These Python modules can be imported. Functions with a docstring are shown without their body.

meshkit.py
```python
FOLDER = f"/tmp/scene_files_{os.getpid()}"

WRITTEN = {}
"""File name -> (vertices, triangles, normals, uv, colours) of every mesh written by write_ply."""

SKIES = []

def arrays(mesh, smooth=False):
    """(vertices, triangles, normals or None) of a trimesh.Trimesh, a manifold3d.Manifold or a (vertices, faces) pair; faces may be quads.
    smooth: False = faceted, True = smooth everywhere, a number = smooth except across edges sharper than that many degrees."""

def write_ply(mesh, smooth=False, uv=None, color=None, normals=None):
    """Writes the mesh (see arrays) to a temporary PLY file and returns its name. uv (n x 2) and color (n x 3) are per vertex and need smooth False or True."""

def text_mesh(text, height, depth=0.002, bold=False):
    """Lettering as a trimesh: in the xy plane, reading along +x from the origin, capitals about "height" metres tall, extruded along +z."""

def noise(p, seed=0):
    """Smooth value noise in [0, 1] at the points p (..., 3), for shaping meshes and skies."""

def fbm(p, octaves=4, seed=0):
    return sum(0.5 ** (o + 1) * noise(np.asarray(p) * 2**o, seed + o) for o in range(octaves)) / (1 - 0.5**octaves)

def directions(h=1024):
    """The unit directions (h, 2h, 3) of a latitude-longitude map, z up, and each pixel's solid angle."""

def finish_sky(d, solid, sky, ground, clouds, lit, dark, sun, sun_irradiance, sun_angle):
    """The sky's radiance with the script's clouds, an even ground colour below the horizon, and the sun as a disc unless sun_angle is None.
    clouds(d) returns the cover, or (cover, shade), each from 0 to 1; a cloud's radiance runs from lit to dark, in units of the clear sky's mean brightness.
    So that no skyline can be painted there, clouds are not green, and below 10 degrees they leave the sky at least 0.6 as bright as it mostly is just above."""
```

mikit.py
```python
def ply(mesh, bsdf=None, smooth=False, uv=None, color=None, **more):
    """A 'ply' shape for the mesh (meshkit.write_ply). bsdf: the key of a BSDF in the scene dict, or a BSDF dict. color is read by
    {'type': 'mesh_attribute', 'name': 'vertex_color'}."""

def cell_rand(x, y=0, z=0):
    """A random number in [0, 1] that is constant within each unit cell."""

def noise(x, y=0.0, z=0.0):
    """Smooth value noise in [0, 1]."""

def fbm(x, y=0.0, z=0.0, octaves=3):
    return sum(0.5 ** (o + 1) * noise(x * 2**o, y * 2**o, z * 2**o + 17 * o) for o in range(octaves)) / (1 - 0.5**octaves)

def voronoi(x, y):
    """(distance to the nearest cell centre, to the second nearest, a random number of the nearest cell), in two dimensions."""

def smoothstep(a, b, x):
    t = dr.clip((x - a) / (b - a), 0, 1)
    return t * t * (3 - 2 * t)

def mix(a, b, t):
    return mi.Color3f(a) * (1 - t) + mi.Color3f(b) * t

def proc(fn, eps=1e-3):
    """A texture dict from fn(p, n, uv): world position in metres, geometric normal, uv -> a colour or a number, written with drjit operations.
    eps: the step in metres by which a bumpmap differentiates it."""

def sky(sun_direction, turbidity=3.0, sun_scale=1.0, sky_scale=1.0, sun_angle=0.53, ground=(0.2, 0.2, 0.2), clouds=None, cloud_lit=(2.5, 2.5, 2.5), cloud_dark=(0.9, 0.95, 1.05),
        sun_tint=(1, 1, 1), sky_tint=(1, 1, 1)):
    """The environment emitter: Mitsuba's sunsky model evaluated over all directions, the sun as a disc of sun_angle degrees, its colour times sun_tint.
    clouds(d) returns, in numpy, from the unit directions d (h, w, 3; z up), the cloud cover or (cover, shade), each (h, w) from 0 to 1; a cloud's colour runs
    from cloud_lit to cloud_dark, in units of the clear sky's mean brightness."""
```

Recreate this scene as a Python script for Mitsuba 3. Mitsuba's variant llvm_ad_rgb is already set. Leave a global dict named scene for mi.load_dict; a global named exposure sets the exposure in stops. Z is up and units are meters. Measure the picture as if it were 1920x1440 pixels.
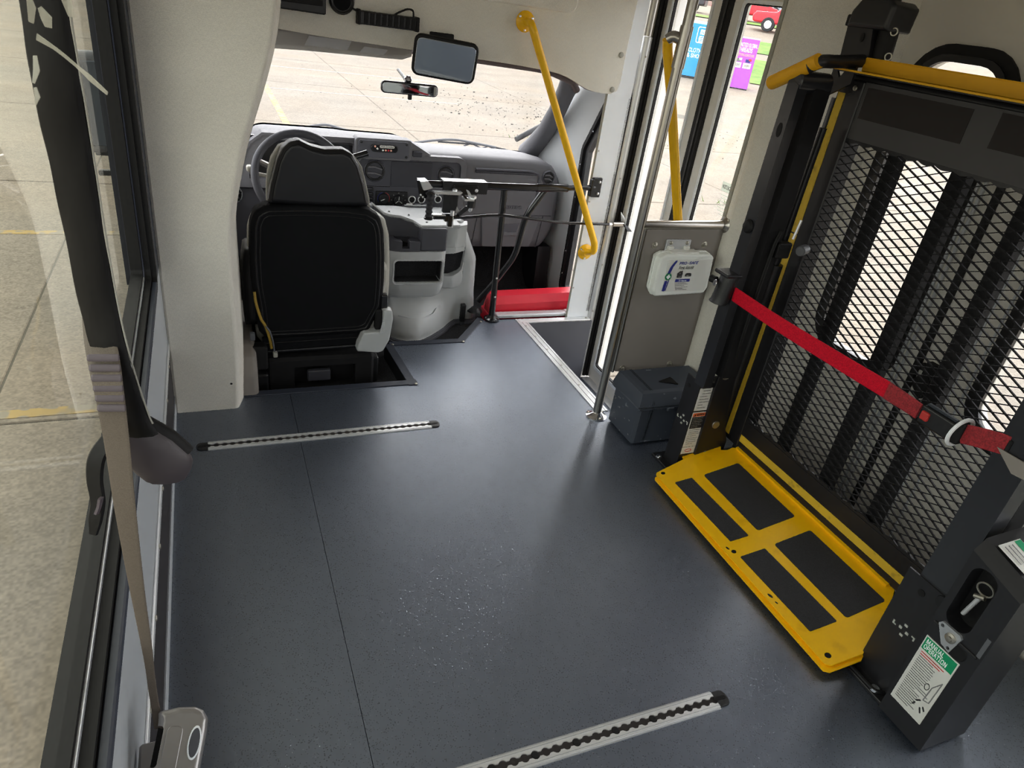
import math, random
import numpy as np, trimesh, mitsuba as mi, drjit as dr
import shapely.geometry as sg
from shapely import affinity
import mikit, meshkit
from mikit import proc, noise, fbm, voronoi, cell_rand, smoothstep, mix

random.seed(7); rng = np.random.default_rng(7)
scene, labels = {}, {}
T = mi.ScalarTransform4f

# ------------------------------------------------------------------ camera, sky, exposure
EYE = np.array([0.0, 0.0, 1.425])
FWD = np.array([0.38383555, 0.78669368, -0.48351145])
UP = np.array([0.07255162, 0.49630814, 0.86510953])
scene['camera'] = {'type': 'perspective', 'fov': 73.21695, 'fov_axis': 'x', 'near_clip': 0.02, 'far_clip': 1000.0,
                   'to_world': T().look_at(origin=EYE.tolist(), target=(EYE + FWD).tolist(), up=UP.tolist())}

SUN = np.array([0.36, 0.76, 0.62]); SUN /= np.linalg.norm(SUN)     # behind thin cloud, ahead of the bus
def overcast(d):
    n = meshkit.noise(d * 3.0 + 5.0) * 0.6 + meshkit.noise(d * 7.0) * 0.4
    glow = np.exp(-np.degrees(np.arccos(np.clip(d @ SUN, -1, 1))) / 26.0)
    return 0.80 + 0.20 * n, np.clip(0.92 + 0.10 * n - 1.05 * glow, 0, 1)

scene['sky'] = mikit.sky(SUN, turbidity=4.0, sun_scale=0.0, sun_angle=9.0, sky_scale=1.0, clouds=overcast,
                         cloud_lit=(9.6, 9.5, 9.4), cloud_dark=(2.0, 2.03, 2.08), ground=(0.2, 0.19, 0.18))
exposure = 4.0

# ------------------------------------------------------------------ materials
def C(r, g, b):
    return [((v / 255) / 12.92 if v / 255 <= 0.04045 else ((v / 255 + 0.055) / 1.055) ** 2.4) for v in (r, g, b)]

def mat(name, col, rough=0.5, metal=0.0, bump=None, eps=1e-3, **kw):
    c = {'type': 'rgb', 'value': col} if isinstance(col, (list, tuple)) else proc(col)
    r = rough if not callable(rough) else proc(rough)
    b = {'type': 'principled', 'base_color': c, 'roughness': r, 'metallic': metal, **kw}
    if bump is not None:
        b = {'type': 'bumpmap', 'arbitrary': proc(bump, eps), 'scale': 1.0, 'bsdf': b}
    scene['mat_' + name] = {'type': 'twosided', 'bsdf': b}

FL = C(30, 36, 47)
def floor_col(p, n, uv):
    f = fbm(p.x * 9, p.y * 9, 0.3)
    g = cell_rand(p.x * 420, p.y * 420, 1)
    s = noise(p.x * 260, p.y * 260, 2)
    base = mi.Color3f(FL[0], FL[1], FL[2]) * (0.84 + 0.22 * f + 0.28 * (s - 0.5))
    return mix(base, (0.30, 0.31, 0.33), dr.select(g > 0.996, 0.42, 0.0))
def floor_bump(p, n, uv):
    return 0.00006 * noise(p.x * 330, p.y * 330) + 0.00003 * noise(p.x * 800, p.y * 800) + 0.0004 * fbm(p.x * 7, p.y * 7, 3.0)
def floor_rough(p, n, uv):
    g = cell_rand(p.x * 420, p.y * 420, 1)
    return dr.select(g > 0.9945, 0.16, 0.31 + 0.12 * fbm(p.x * 5, p.y * 5, 1.7))
mat('floor', floor_col, floor_rough, bump=floor_bump, eps=4e-4, specular=0.6)
# vinyl with fine mica flakes: a share of the surface mirrors, roughly; some flakes lie tilted
def flake_bump(p, n, uv):
    x, y = p.x * 420, p.y * 420
    r = dr.select(cell_rand(x, y, 5) > 0.93, 1.0, 0.0)
    tilt = (x - dr.floor(x) - 0.5) * (cell_rand(x, y, 6) - 0.5) + (y - dr.floor(y) - 0.5) * (cell_rand(x, y, 7) - 0.5)
    return floor_bump(p, n, uv) + r * tilt * 0.0012
def flake_alpha(p, n, uv):
    return dr.select(cell_rand(p.x * 420, p.y * 420, 5) > 0.93, 0.07, 0.25)
scene['mat_floor'] = {'type': 'blendbsdf', 'weight': 0.23, 'a': scene['mat_floor'], 'b': {'type': 'twosided', 'bsdf': {'type': 'bumpmap', 'arbitrary': proc(flake_bump, 2e-4), 'scale': 1.0,
                      'bsdf': {'type': 'roughconductor', 'alpha': proc(flake_alpha), 'distribution': 'ggx', 'specular_reflectance': {'type': 'rgb', 'value': [0.70, 0.79, 0.95]}}}}}
BG = C(222, 218, 207)
def gel_col(p, n, uv):
    s = noise(p.x * 420, p.y * 420, p.z * 420)
    f = fbm(p.x * 7, p.y * 7, p.z * 7)
    return mi.Color3f(BG[0], BG[1], BG[2]) * (0.86 + 0.16 * s + 0.12 * (f - 0.5))
def gel_bump(p, n, uv):
    return 0.00007 * noise(p.x * 600, p.y * 600, p.z * 600)
mat('gelcoat', gel_col, 0.55, bump=gel_bump, eps=4e-4)
mat('gelcoat_dark', C(128, 122, 116), 0.6)
mat('vinyl_wall', C(214, 212, 205), 0.5)
CN = C(126, 118, 108)
def conc_col(p, n, uv):
    f = fbm(p.x * 0.35, p.y * 2.2, 0.0, 4)
    g = fbm(p.x * 2.5, p.y * 2.5, 3.0, 3)
    s = noise(p.x * 90, p.y * 90, 1.0)
    a = noise(p.x * 28, p.y * 28, 7.0)
    v = 0.74 + 0.20 * f + 0.16 * g + 0.34 * (s - 0.5) + 0.14 * (a - 0.5)
    w = noise(p.x * 1.2, p.y * 1.2, 9.0)
    return mi.Color3f(CN[0], CN[1], CN[2]) * v * mix((0.97, 1.0, 1.02), (1.03, 1.0, 0.95), w)
def conc_bump(p, n, uv):
    return 0.0022 * noise(p.x * 70, p.y * 70) + 0.001 * noise(p.x * 170, p.y * 170)
mat('concrete', conc_col, 0.9, bump=conc_bump, eps=2e-3, specular=0.2)
mat('joint', C(84, 80, 72), 0.95)
def yline_col(p, n, uv):
    k = smoothstep(0.36, 0.58, noise(p.x * 24, p.y * 24, 1) * 0.6 + fbm(p.x * 5, p.y * 5, 4) * 0.4)
    return mix(C(126, 119, 106), C(158, 132, 72), k * 0.7)
mat('worn_yellow', yline_col, 0.9)
mat('worn_white', C(144, 138, 129), 0.9)
def grass_col(p, n, uv):
    k = noise(p.x * 3, p.y * 3, 1); s = noise(p.x * 16, p.y * 16, 2)
    return mix(C(60, 92, 30), C(104, 128, 54), k * 0.6 + s * 0.4)
mat('grass', grass_col, 0.9)
mat('gravel', C(88, 84, 78), 0.95)
mat('aluminium', C(196, 199, 202), 0.42, 0.75)
mat('alu_panel', C(178, 182, 186), 0.48, 0.25)
mat('alu_bright', C(224, 225, 226), 0.35, 0.55)
mat('stainless', C(176, 172, 166), 0.27, 1.0)
mat('chrome', C(226, 228, 232), 0.10, 1.0)
mat('silver_paint', C(160, 157, 156), 0.34, 0.8)
mat('steel_bolt', C(176, 172, 160), 0.38, 0.9)
mat('rubber', C(14, 14, 15), 0.65, specular=0.35)
mat('rubber_slate', C(44, 49, 60), 0.5)
mat('black_plastic', C(21, 22, 24), 0.42)
mat('black_gloss', C(16, 16, 19), 0.14, clearcoat=0.6, clearcoat_gloss=0.9)
mat('black_steel', C(26, 26, 29), 0.40)
mat('black_soft', C(18, 18, 20), 0.75, specular=0.3)
mat('platform_lit', C(60, 59, 60), 0.6)  # black steel greyed, so the light on the top plate is in its colour
mat('kick_black', C(38, 35, 37), 0.55)
mat('kick_grey', C(88, 90, 95), 0.5)
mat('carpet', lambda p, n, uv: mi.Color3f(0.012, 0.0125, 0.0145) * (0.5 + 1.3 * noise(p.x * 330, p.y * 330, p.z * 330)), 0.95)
mat('dash', C(106, 106, 110), 0.6, specular=0.3)
mat('dash_dark', C(88, 89, 96), 0.55, specular=0.35)
mat('bezel', C(66, 67, 74), 0.5)
mat('dark_panel', C(52, 53, 60), 0.55)
mat('cover_grey', C(176, 179, 180), 0.4)
mat('seat_black', C(17, 17, 20), 0.36, specular=0.4)
mat('seat_cloth', lambda p, n, uv: mi.Color3f(0.0042, 0.0045, 0.0056) * (0.75 + 0.5 * noise(p.x * 500, p.y * 500, p.z * 500)), 0.78, specular=0.15)
mat('seat_grey', C(158, 157, 148), 0.5)
mat('yellow', C(244, 188, 8), 0.34, clearcoat=0.3)
def yplate_col(p, n, uv):
    k = smoothstep(0.62, 0.80, fbm(p.x * 22, p.y * 22, p.z * 22, 4))
    return mix(C(248, 192, 4), C(222, 166, 8), k * 0.5)
mat('yellow_plate', yplate_col, 0.42)
mat('yellow_grip', C(224, 164, 14), 0.55)
mat('yellow_tape', lambda p, n, uv: mix(C(214, 178, 48), C(176, 146, 48), smoothstep(0.55, 0.8, fbm(p.x * 40, p.y * 40, p.z * 40))), 0.6)
mat('grip_pad', lambda p, n, uv: mi.Color3f(0.026, 0.026, 0.030) * (0.5 + 1.0 * noise(p.x * 700, p.y * 700, p.z * 700)), 0.85)
mat('grip_brown', C(34, 29, 28), 0.8)
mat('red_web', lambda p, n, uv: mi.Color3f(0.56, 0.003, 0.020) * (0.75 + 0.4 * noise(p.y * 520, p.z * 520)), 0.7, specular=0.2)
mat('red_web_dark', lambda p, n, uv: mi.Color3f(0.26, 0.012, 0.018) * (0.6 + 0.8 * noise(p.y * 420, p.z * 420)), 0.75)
mat('red_plastic', C(206, 28, 48), 0.42)
mat('red_button', C(176, 44, 40), 0.5)
mat('box_grey', lambda p, n, uv: mix(C(58, 64, 74), C(110, 116, 124), dr.select(noise(p.x * 60, p.y * 60, p.z * 60) > 0.86, 0.8, 0.0) * smoothstep(0.5, 0.6, fbm(p.x * 9, p.y * 9, p.z * 9))), 0.5)
mat('box_dark', C(40, 46, 54), 0.6)
mat('white_plastic', C(226, 229, 224), 0.4)
mat('white_paint', C(226, 230, 234), 0.3, clearcoat=0.4)
mat('white_ring', C(232, 234, 236), 0.5)
mat('label_white', C(214, 214, 208), 0.55)
mat('label_grey', C(186, 188, 182), 0.55)
mat('ink_black', C(32, 32, 34), 0.6)
mat('ink_grey', C(122, 122, 122), 0.6)
mat('ink_blue', C(34, 42, 122), 0.5)
mat('ink_green', C(24, 112, 72), 0.5)
mat('ink_orange', C(228, 106, 58), 0.5)
mat('ink_teal', C(0, 140, 92), 0.5)
mat('ink_red', C(190, 60, 60), 0.5)
mat('strap_black', lambda p, n, uv: mi.Color3f(0.0024, 0.002, 0.0023) * (0.6 + 0.8 * noise(p.x * 300, p.y * 300, p.z * 24)), 0.55, specular=0.3)
mat('strap_brown', lambda p, n, uv: mi.Color3f(0.105, 0.084, 0.066) * (0.85 + 0.3 * noise(p.x * 900, p.y * 900, p.z * 900)), 0.7)
mat('strap_mauve', C(82, 74, 80), 0.7)
mat('arm_satin', C(34, 35, 39), 0.27, specular=0.7)
mat('sleeve_brown', C(52, 45, 47), 0.5)
scene['mat_tape_clear'] = {'type': 'blendbsdf', 'weight': 0.3, 'a': {'type': 'thindielectric', 'int_ior': 1.5}, 'b': {'type': 'twosided', 'bsdf': {'type': 'principled', 'base_color': {'type': 'rgb', 'value': C(226, 222, 206)}, 'roughness': 0.15}}}
mat('mirror', C(205, 210, 216), 0.03, 1.0)
mat('visor', C(166, 164, 160), 0.6)
mat('visor_label', C(196, 198, 200), 0.6)
mat('headliner', C(104, 92, 90), 0.8)
mat('wire_yellow', C(150, 122, 40), 0.5)
mat('lens_white', C(240, 240, 236), 0.4)
mat('bin_blue', C(40, 150, 216), 0.5)
mat('bin_deep', C(26, 92, 196), 0.5)
mat('bin_purple', C(176, 88, 202), 0.5)
mat('print_white', C(244, 246, 250), 0.6)
mat('print_pink', C(250, 190, 170), 0.6)
mat('car_red', C(214, 34, 52), 0.3, clearcoat=0.6)
mat('car_black', C(40, 42, 52), 0.3, clearcoat=0.6)
mat('car_silver', C(150, 158, 170), 0.3, clearcoat=0.6)
mat('car_glass', C(70, 78, 88), 0.15)
mat('tyre', C(40, 42, 46), 0.8)
mat('brick_far', C(176, 150, 140), 0.9)
mat('body_white', C(228, 228, 226), 0.3, clearcoat=0.5)
scene['mat_frost'] = {'type': 'principledthin', 'base_color': {'type': 'rgb', 'value': C(214, 218, 210)}, 'roughness': 0.6, 'diff_trans': 1.5}
mat('door_grey', C(204, 201, 192), 0.5)
mat('sleeve_grey', C(66, 60, 64), 0.45)
mat('lever_bright', C(232, 234, 238), 0.22, 0.6)  # chrome whitened, with the reflected sky put into its base colour
scene['mat_glass_clear'] = {'type': 'thindielectric', 'int_ior': 1.5}
scene['mat_glass_tint'] = {'type': 'thindielectric', 'int_ior': 1.5, 'specular_transmittance': {'type': 'rgb', 'value': [0.68, 0.685, 0.585]}}
scene['mat_glass_light'] = {'type': 'thindielectric', 'int_ior': 1.5, 'specular_transmittance': {'type': 'rgb', 'value': [0.93, 0.925, 0.91]}}
scene['mat_glass_screen'] = {'type': 'thindielectric', 'int_ior': 1.5, 'specular_transmittance': {'type': 'rgb', 'value': [0.84, 0.835, 0.825]}}
# ------------------------------------------------------------------ mesh helpers (world coordinates, metres)
def V(*a): return np.array(a, float)
def unit(a): a = np.asarray(a, float); return a / np.linalg.norm(a)
def join(*m): return trimesh.util.concatenate([x for x in m if x is not None])

def box(x0, x1, y0, y1, z0, z1, c=0.0):
    """a box, its edges chamfered by c"""
    lo, hi = np.minimum([x0, y0, z0], [x1, y1, z1]), np.maximum([x0, y0, z0], [x1, y1, z1])
    if c <= 0:
        return trimesh.creation.box(extents=hi - lo, transform=trimesh.transformations.translation_matrix((lo + hi) / 2))
    c = min(c, 0.49 * (hi - lo).min())
    pts = []
    for k in range(3):
        for s in np.ndindex(2, 2, 2):
            q = np.where(s, hi, lo).astype(float)
            for j in range(3):
                if j != k: q[j] += c if s[j] == 0 else -c
            pts.append(q)
    return trimesh.convex.convex_hull(np.array(pts))

def rbox(x0, x1, y0, y1, z0, z1, r=0.01):
    """a box with rounded edges of radius r"""
    lo, hi = np.minimum([x0, y0, z0], [x1, y1, z1]), np.maximum([x0, y0, z0], [x1, y1, z1])
    r = min(r, 0.49 * (hi - lo).min())
    s = trimesh.creation.icosphere(subdivisions=2, radius=r).vertices
    pts = [s + np.where(k, hi - r, lo + r) for k in np.ndindex(2, 2, 2)]
    return trimesh.convex.convex_hull(np.vstack(pts))

def hull(pts): return trimesh.convex.convex_hull(np.asarray(pts, float))

def obox(center, u, v, w, su, sv, sw, c=0.0):
    """a box of size su x sv x sw along the axes u, v, w"""
    m = box(-su / 2, su / 2, -sv / 2, sv / 2, -sw / 2, sw / 2, c)
    A = np.eye(4); A[:3, 0], A[:3, 1], A[:3, 2], A[:3, 3] = unit(u), unit(v), unit(w), center
    m.apply_transform(A); return m

def ext(poly, axis, lo, hi):
    """a polygon extruded along an axis; its two coordinates are (x,y), (x,z) or (y,z)"""
    if not hasattr(poly, 'geom_type'): poly = sg.Polygon(poly)
    parts = list(getattr(poly, 'geoms', [poly]))
    m = join(*[trimesh.creation.extrude_polygon(g, hi - lo, engine='earcut') for g in parts])
    v = m.vertices.copy()
    if axis == 'z': w = np.c_[v[:, 0], v[:, 1], v[:, 2] + lo]
    elif axis == 'y': w = np.c_[v[:, 0], v[:, 2] + lo, v[:, 1]]
    else: w = np.c_[v[:, 2] + lo, v[:, 0], v[:, 1]]
    return trimesh.Trimesh(w, m.faces, process=False)

def rrect(x0, x1, y0, y1, r, n=6):
    return sg.box(min(x0, x1) + r, min(y0, y1) + r, max(x0, x1) - r, max(y0, y1) - r).buffer(r, quad_segs=n)

def frames(p):
    p = np.asarray(p, float)
    t = np.gradient(p, axis=0); t /= np.linalg.norm(t, axis=1, keepdims=True)
    a = np.cross(t[0], [0, 0, 1.0] if abs(t[0][2]) < 0.9 else [1.0, 0, 0]); a = unit(a)
    A = [a]
    for i in range(1, len(p)):
        a = A[-1] - t[i] * (A[-1] @ t[i]); A.append(unit(a))
    A = np.array(A); return t, A, np.cross(t, A)

def loft(rings, cap=True, closed=False):
    """skin over rings of equally many points"""
    R = np.asarray(rings, float); k, n = R.shape[:2]
    v = R.reshape(-1, 3); f = []
    for i in range(k if closed else k - 1):
        a, b = i * n, ((i + 1) % k) * n
        for j in range(n):
            q = (j + 1) % n
            f += [[a + j, a + q, b + q], [a + j, b + q, b + j]]
    if cap and not closed:
        for i, s in ((0, -1), (k - 1, 1)):
            c = len(v); v = np.vstack([v, R[i].mean(0)])
            for j in range(n):
                q = (j + 1) % n
                f.append([c, i * n + j, i * n + q][::s] if s == 1 else [c, i * n + q, i * n + j])
    m = trimesh.Trimesh(v, np.array(f), process=False); m.fix_normals(); return m

def spline(p, n=8):
    p = np.asarray(p, float); q = np.vstack([2 * p[0] - p[1], p, 2 * p[-1] - p[-2]]); out = []
    for i in range(1, len(q) - 2):
        for t in np.linspace(0, 1, n, endpoint=False):
            a, b, c, d = q[i - 1], q[i], q[i + 1], q[i + 2]
            out.append(0.5 * (2 * b + (c - a) * t + (2 * a - 5 * b + 4 * c - d) * t * t + (3 * b - a - 3 * c + d) * t ** 3))
    return np.array(out + [p[-1]])

def bend(p, r=0.03, n=5):
    """a polyline with its corners rounded"""
    p = np.asarray(p, float); out = [p[0]]
    for i in range(1, len(p) - 1):
        a, b = unit(p[i - 1] - p[i]), unit(p[i + 1] - p[i])
        d = min(r, 0.45 * np.linalg.norm(p[i - 1] - p[i]), 0.45 * np.linalg.norm(p[i + 1] - p[i]))
        for t in np.linspace(0, 1, n):
            out.append((1 - t) ** 2 * (p[i] + a * d) + 2 * t * (1 - t) * p[i] + t * t * (p[i] + b * d))
    return np.array(out + [p[-1]])

def tube(p, r, n=14, cap=True, closed=False):
    p = np.asarray(p, float)
    if len(p) == 2: p = np.array([p[0], (p[0] + p[1]) / 2, p[1]])
    t, a, b = frames(p); th = np.arange(n) * 2 * np.pi / n; r = np.broadcast_to(r, (len(p),))
    return loft([p[i] + r[i] * (np.cos(th)[:, None] * a[i] + np.sin(th)[:, None] * b[i]) for i in range(len(p))], cap, closed)

def cyl(p0, p1, r, n=18, r1=None, c=0.0):
    p0, p1 = V(*p0), V(*p1); d = unit(p1 - p0); L = np.linalg.norm(p1 - p0); r1 = r if r1 is None else r1
    prof = [(r - c, 0), (r, c), (r1, L - c), (r1 - c, L)] if c > 0 else [(r, 0), (r1, L)]
    return lathe(prof, p0, d, n)

def lathe(prof, origin, axis, n=24):
    """(radius, height) profile turned about the axis"""
    d = unit(axis); a = unit(np.cross(d, [0, 0, 1.0] if abs(d[2]) < 0.9 else [1.0, 0, 0])); b = np.cross(d, a)
    th = np.arange(n) * 2 * np.pi / n; o = V(*origin)
    return loft([o + d * h + max(r, 1e-5) * (np.cos(th)[:, None] * a + np.sin(th)[:, None] * b) for r, h in prof])

def torus(c, axis, R, r, n=36, m=10):
    d = unit(axis); a = unit(np.cross(d, [0, 0, 1.0] if abs(d[2]) < 0.9 else [1.0, 0, 0])); b = np.cross(d, a); c = V(*c)
    rings = []
    for t in np.arange(n) * 2 * np.pi / n:
        e = np.cos(t) * a + np.sin(t) * b
        rings.append([c + e * (R + r * np.cos(s)) + d * r * np.sin(s) for s in np.arange(m) * 2 * np.pi / m])
    return loft(rings, closed=True)

def strip(p, side, w, th):
    """a flat band along the points p: half-width direction side, widths w, thickness th"""
    p = np.asarray(p, float); t = np.gradient(p, axis=0); t /= np.linalg.norm(t, axis=1, keepdims=True)
    w = np.broadcast_to(w, (len(p),)); S = np.broadcast_to(np.asarray(side, float), p.shape); rings = []
    for i in range(len(p)):
        s = unit(S[i] - t[i] * (S[i] @ t[i])); n = np.cross(t[i], s); h, q = w[i] / 2, th / 2
        rings.append([p[i] - s * h - n * q * .3, p[i] - s * h * .8 - n * q, p[i] + s * h * .8 - n * q, p[i] + s * h - n * q * .3,
                      p[i] + s * h + n * q * .3, p[i] + s * h * .8 + n * q, p[i] - s * h * .8 + n * q, p[i] - s * h + n * q * .3])
    return loft(rings)

def ring_pts(poly, n, c):
    """n points round a polygon, starting where the ray from c to the right leaves it"""
    co = np.array(poly.exterior.coords)[:-1]
    if not poly.exterior.is_ccw: co = co[::-1]
    e = sg.LinearRing(co); x = e.intersection(sg.LineString([c, (c[0] + 50, c[1])]))
    p = max(getattr(x, 'geoms', [x]), key=lambda g: g.bounds[2]); s0 = e.project(sg.Point(p.bounds[2], c[1]))
    return np.array([e.interpolate((s0 + k * e.length / n) % e.length).coords[0] for k in range(n)])

def pillow(poly, axis, lo, hi, r0, r1=None, n=72, seg=4):
    """a polygon extruded along an axis with its two rims rounded by r0 (at lo) and r1 (at hi)"""
    if not hasattr(poly, 'geom_type'): poly = sg.Polygon(poly)
    r1 = r0 if r1 is None else r1; A = np.linspace(0, np.pi / 2, seg + 1); c = poly.centroid.coords[0]
    lev = [(lo + r0 * (1 - np.cos(a)), r0 * (1 - np.sin(a))) for a in A] + [(hi - r1 * (1 - np.cos(a)), r1 * (1 - np.sin(a))) for a in A[::-1]]
    rings = []
    for h, d in lev:
        q = poly.buffer(-d) if d > 1e-6 else poly
        while q.is_empty: d *= .8; q = poly.buffer(-d)
        if q.geom_type != 'Polygon': q = max(q.geoms, key=lambda g: g.area)
        uv = ring_pts(q, n, c); hh = np.full(n, h)
        rings.append({'z': np.c_[uv, hh], 'y': np.c_[uv[:, 0], hh, uv[:, 1]], 'x': np.c_[hh, uv]}[axis])
    return loft(rings)

def cut(a, *b):
    return trimesh.boolean.difference([a, *b], engine='manifold')

def lettering(text, h, o, u, v, depth=0.0012, bold=False, fit=None):
    """text whose baseline starts at o and runs along u, standing up along v"""
    m = meshkit.text_mesh(text, h, depth, bold); u, v = unit(u), unit(v); n = np.cross(u, v)
    if fit: m.vertices[:, 0] *= fit / m.vertices[:, 0].max()
    w = m.vertices; return trimesh.Trimesh(V(*o) + w[:, :1] * u + w[:, 1:2] * v + w[:, 2:] * n, m.faces, process=False)

# ------------------------------------------------------------------ scene entries
def key_for(k):
    if k not in scene and k not in labels: return k
    i = 1
    while f'{k}_{i:03d}' in scene or f'{k}_{i:03d}' in labels: i += 1
    return f'{k}_{i:03d}'

def add(key, mesh, m, smooth=32, label=None, kind=None):
    key = key_for(key); scene[key] = mikit.ply(mesh, 'mat_' + m, smooth=smooth)
    e = {}
    if label: e['label'] = label
    if kind: e['kind'] = kind
    if e: labels[key] = {**labels.get(key, {}), **e}
    return key

def thing(key, label, cat, group=None):
    key = key_for(key); labels[key] = {'label': label, 'category': cat}
    if group: labels[key]['group'] = group
    return key

def struct(key, label):
    labels[key] = {'label': label, 'kind': 'structure'}; return key

def part(t, name, mesh, m, smooth=32, label=None, kind=None):
    return add(f'{t}__{name}', mesh, m, smooth, label, kind)

def screw(t, p, n, r=0.006, m='steel_bolt', name='screw', h=None):
    h = h or r * 0.6
    return part(t, name, lathe([(r, -0.001), (r, h * .35), (r * .8, h * .8), (r * .35, h), (0, h)], p, n, 12), m)
# ------------------------------------------------------------------ the ground outside
struct('ground', 'concrete parking lot around the bus, in square slabs with dark joints')
GZ = -0.75
XJ = [-18.3, -14.0, -9.7, -5.4, -1.11, 3.16, 7.44, 11.75, 16.05, 20.35]
YJ = [-17.5, -13.2, -8.9, -4.6, -0.8, 3.54, 8.03, 12.03, 16.44, 20.8, 25.1, 29.4]
for i in range(len(XJ) - 1):
    for j in range(len(YJ) - 1):
        if XJ[i] * 0.6 + YJ[j] * 0.8 > 19.0 or XJ[i] * 0.6 + YJ[j + 1] * 0.8 < -14: continue
        part('ground', 'slab', box(XJ[i] + .0065, XJ[i + 1] - .0065, YJ[j] + (.0065 if YJ[j] < 6 else .013), YJ[j + 1] - (.0065 if YJ[j + 1] < 6 else .013), GZ - .09, GZ, .006), 'concrete', False)
part('ground', 'joint_bed', box(-18.3, 20.4, -17.5, 29.4, GZ - .12, GZ - .008), 'joint', False, kind='stuff')

def rise(u):
    return np.interp(u, [19, 21, 29.5, 33, 50, 57, 70, 110], [GZ - .06, GZ - .02, -.27, -.05, 1.85, 2.3, 3.0, 4.4])
def slope_patch(u0, u1, w0, w1, nu, nw, lift=0.0):
    """part of the rising far side of the lot, u away from the bus along (.6, .8) and w across it"""
    U, W = np.meshgrid(np.linspace(u0, u1, nu), np.linspace(w0, w1, nw), indexing='ij')
    X, Y = .6 * U - .8 * W, .8 * U + .6 * W; Z = rise(U) + lift
    v = np.c_[X.ravel(), Y.ravel(), Z.ravel()]; f = []
    for a in range(nu - 1):
        for b in range(nw - 1):
            q = a * nw + b; f += [[q, q + nw, q + 1], [q + 1, q + nw, q + nw + 1]]
    return trimesh.Trimesh(v, np.array(f), process=False)
part('ground', 'outer_pavement', box(-400, 400, -400, 400, GZ - .5, GZ - .125), 'concrete', False)
part('ground', 'far_pavement', slope_patch(19.0, 110, -45, 30, 46, 4), 'concrete', True)
part('ground', 'grass_verge', slope_patch(30.6, 37.5, -12, -1.62, 6, 2, .03), 'grass', True)
part('ground', 'grass_verge', slope_patch(39.6, 44, -12, -1.2, 6, 2, .03), 'grass', True)
part('ground', 'grass_verge', slope_patch(52.5, 55, -14, 1.8, 6, 2, .05), 'grass', True)
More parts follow.
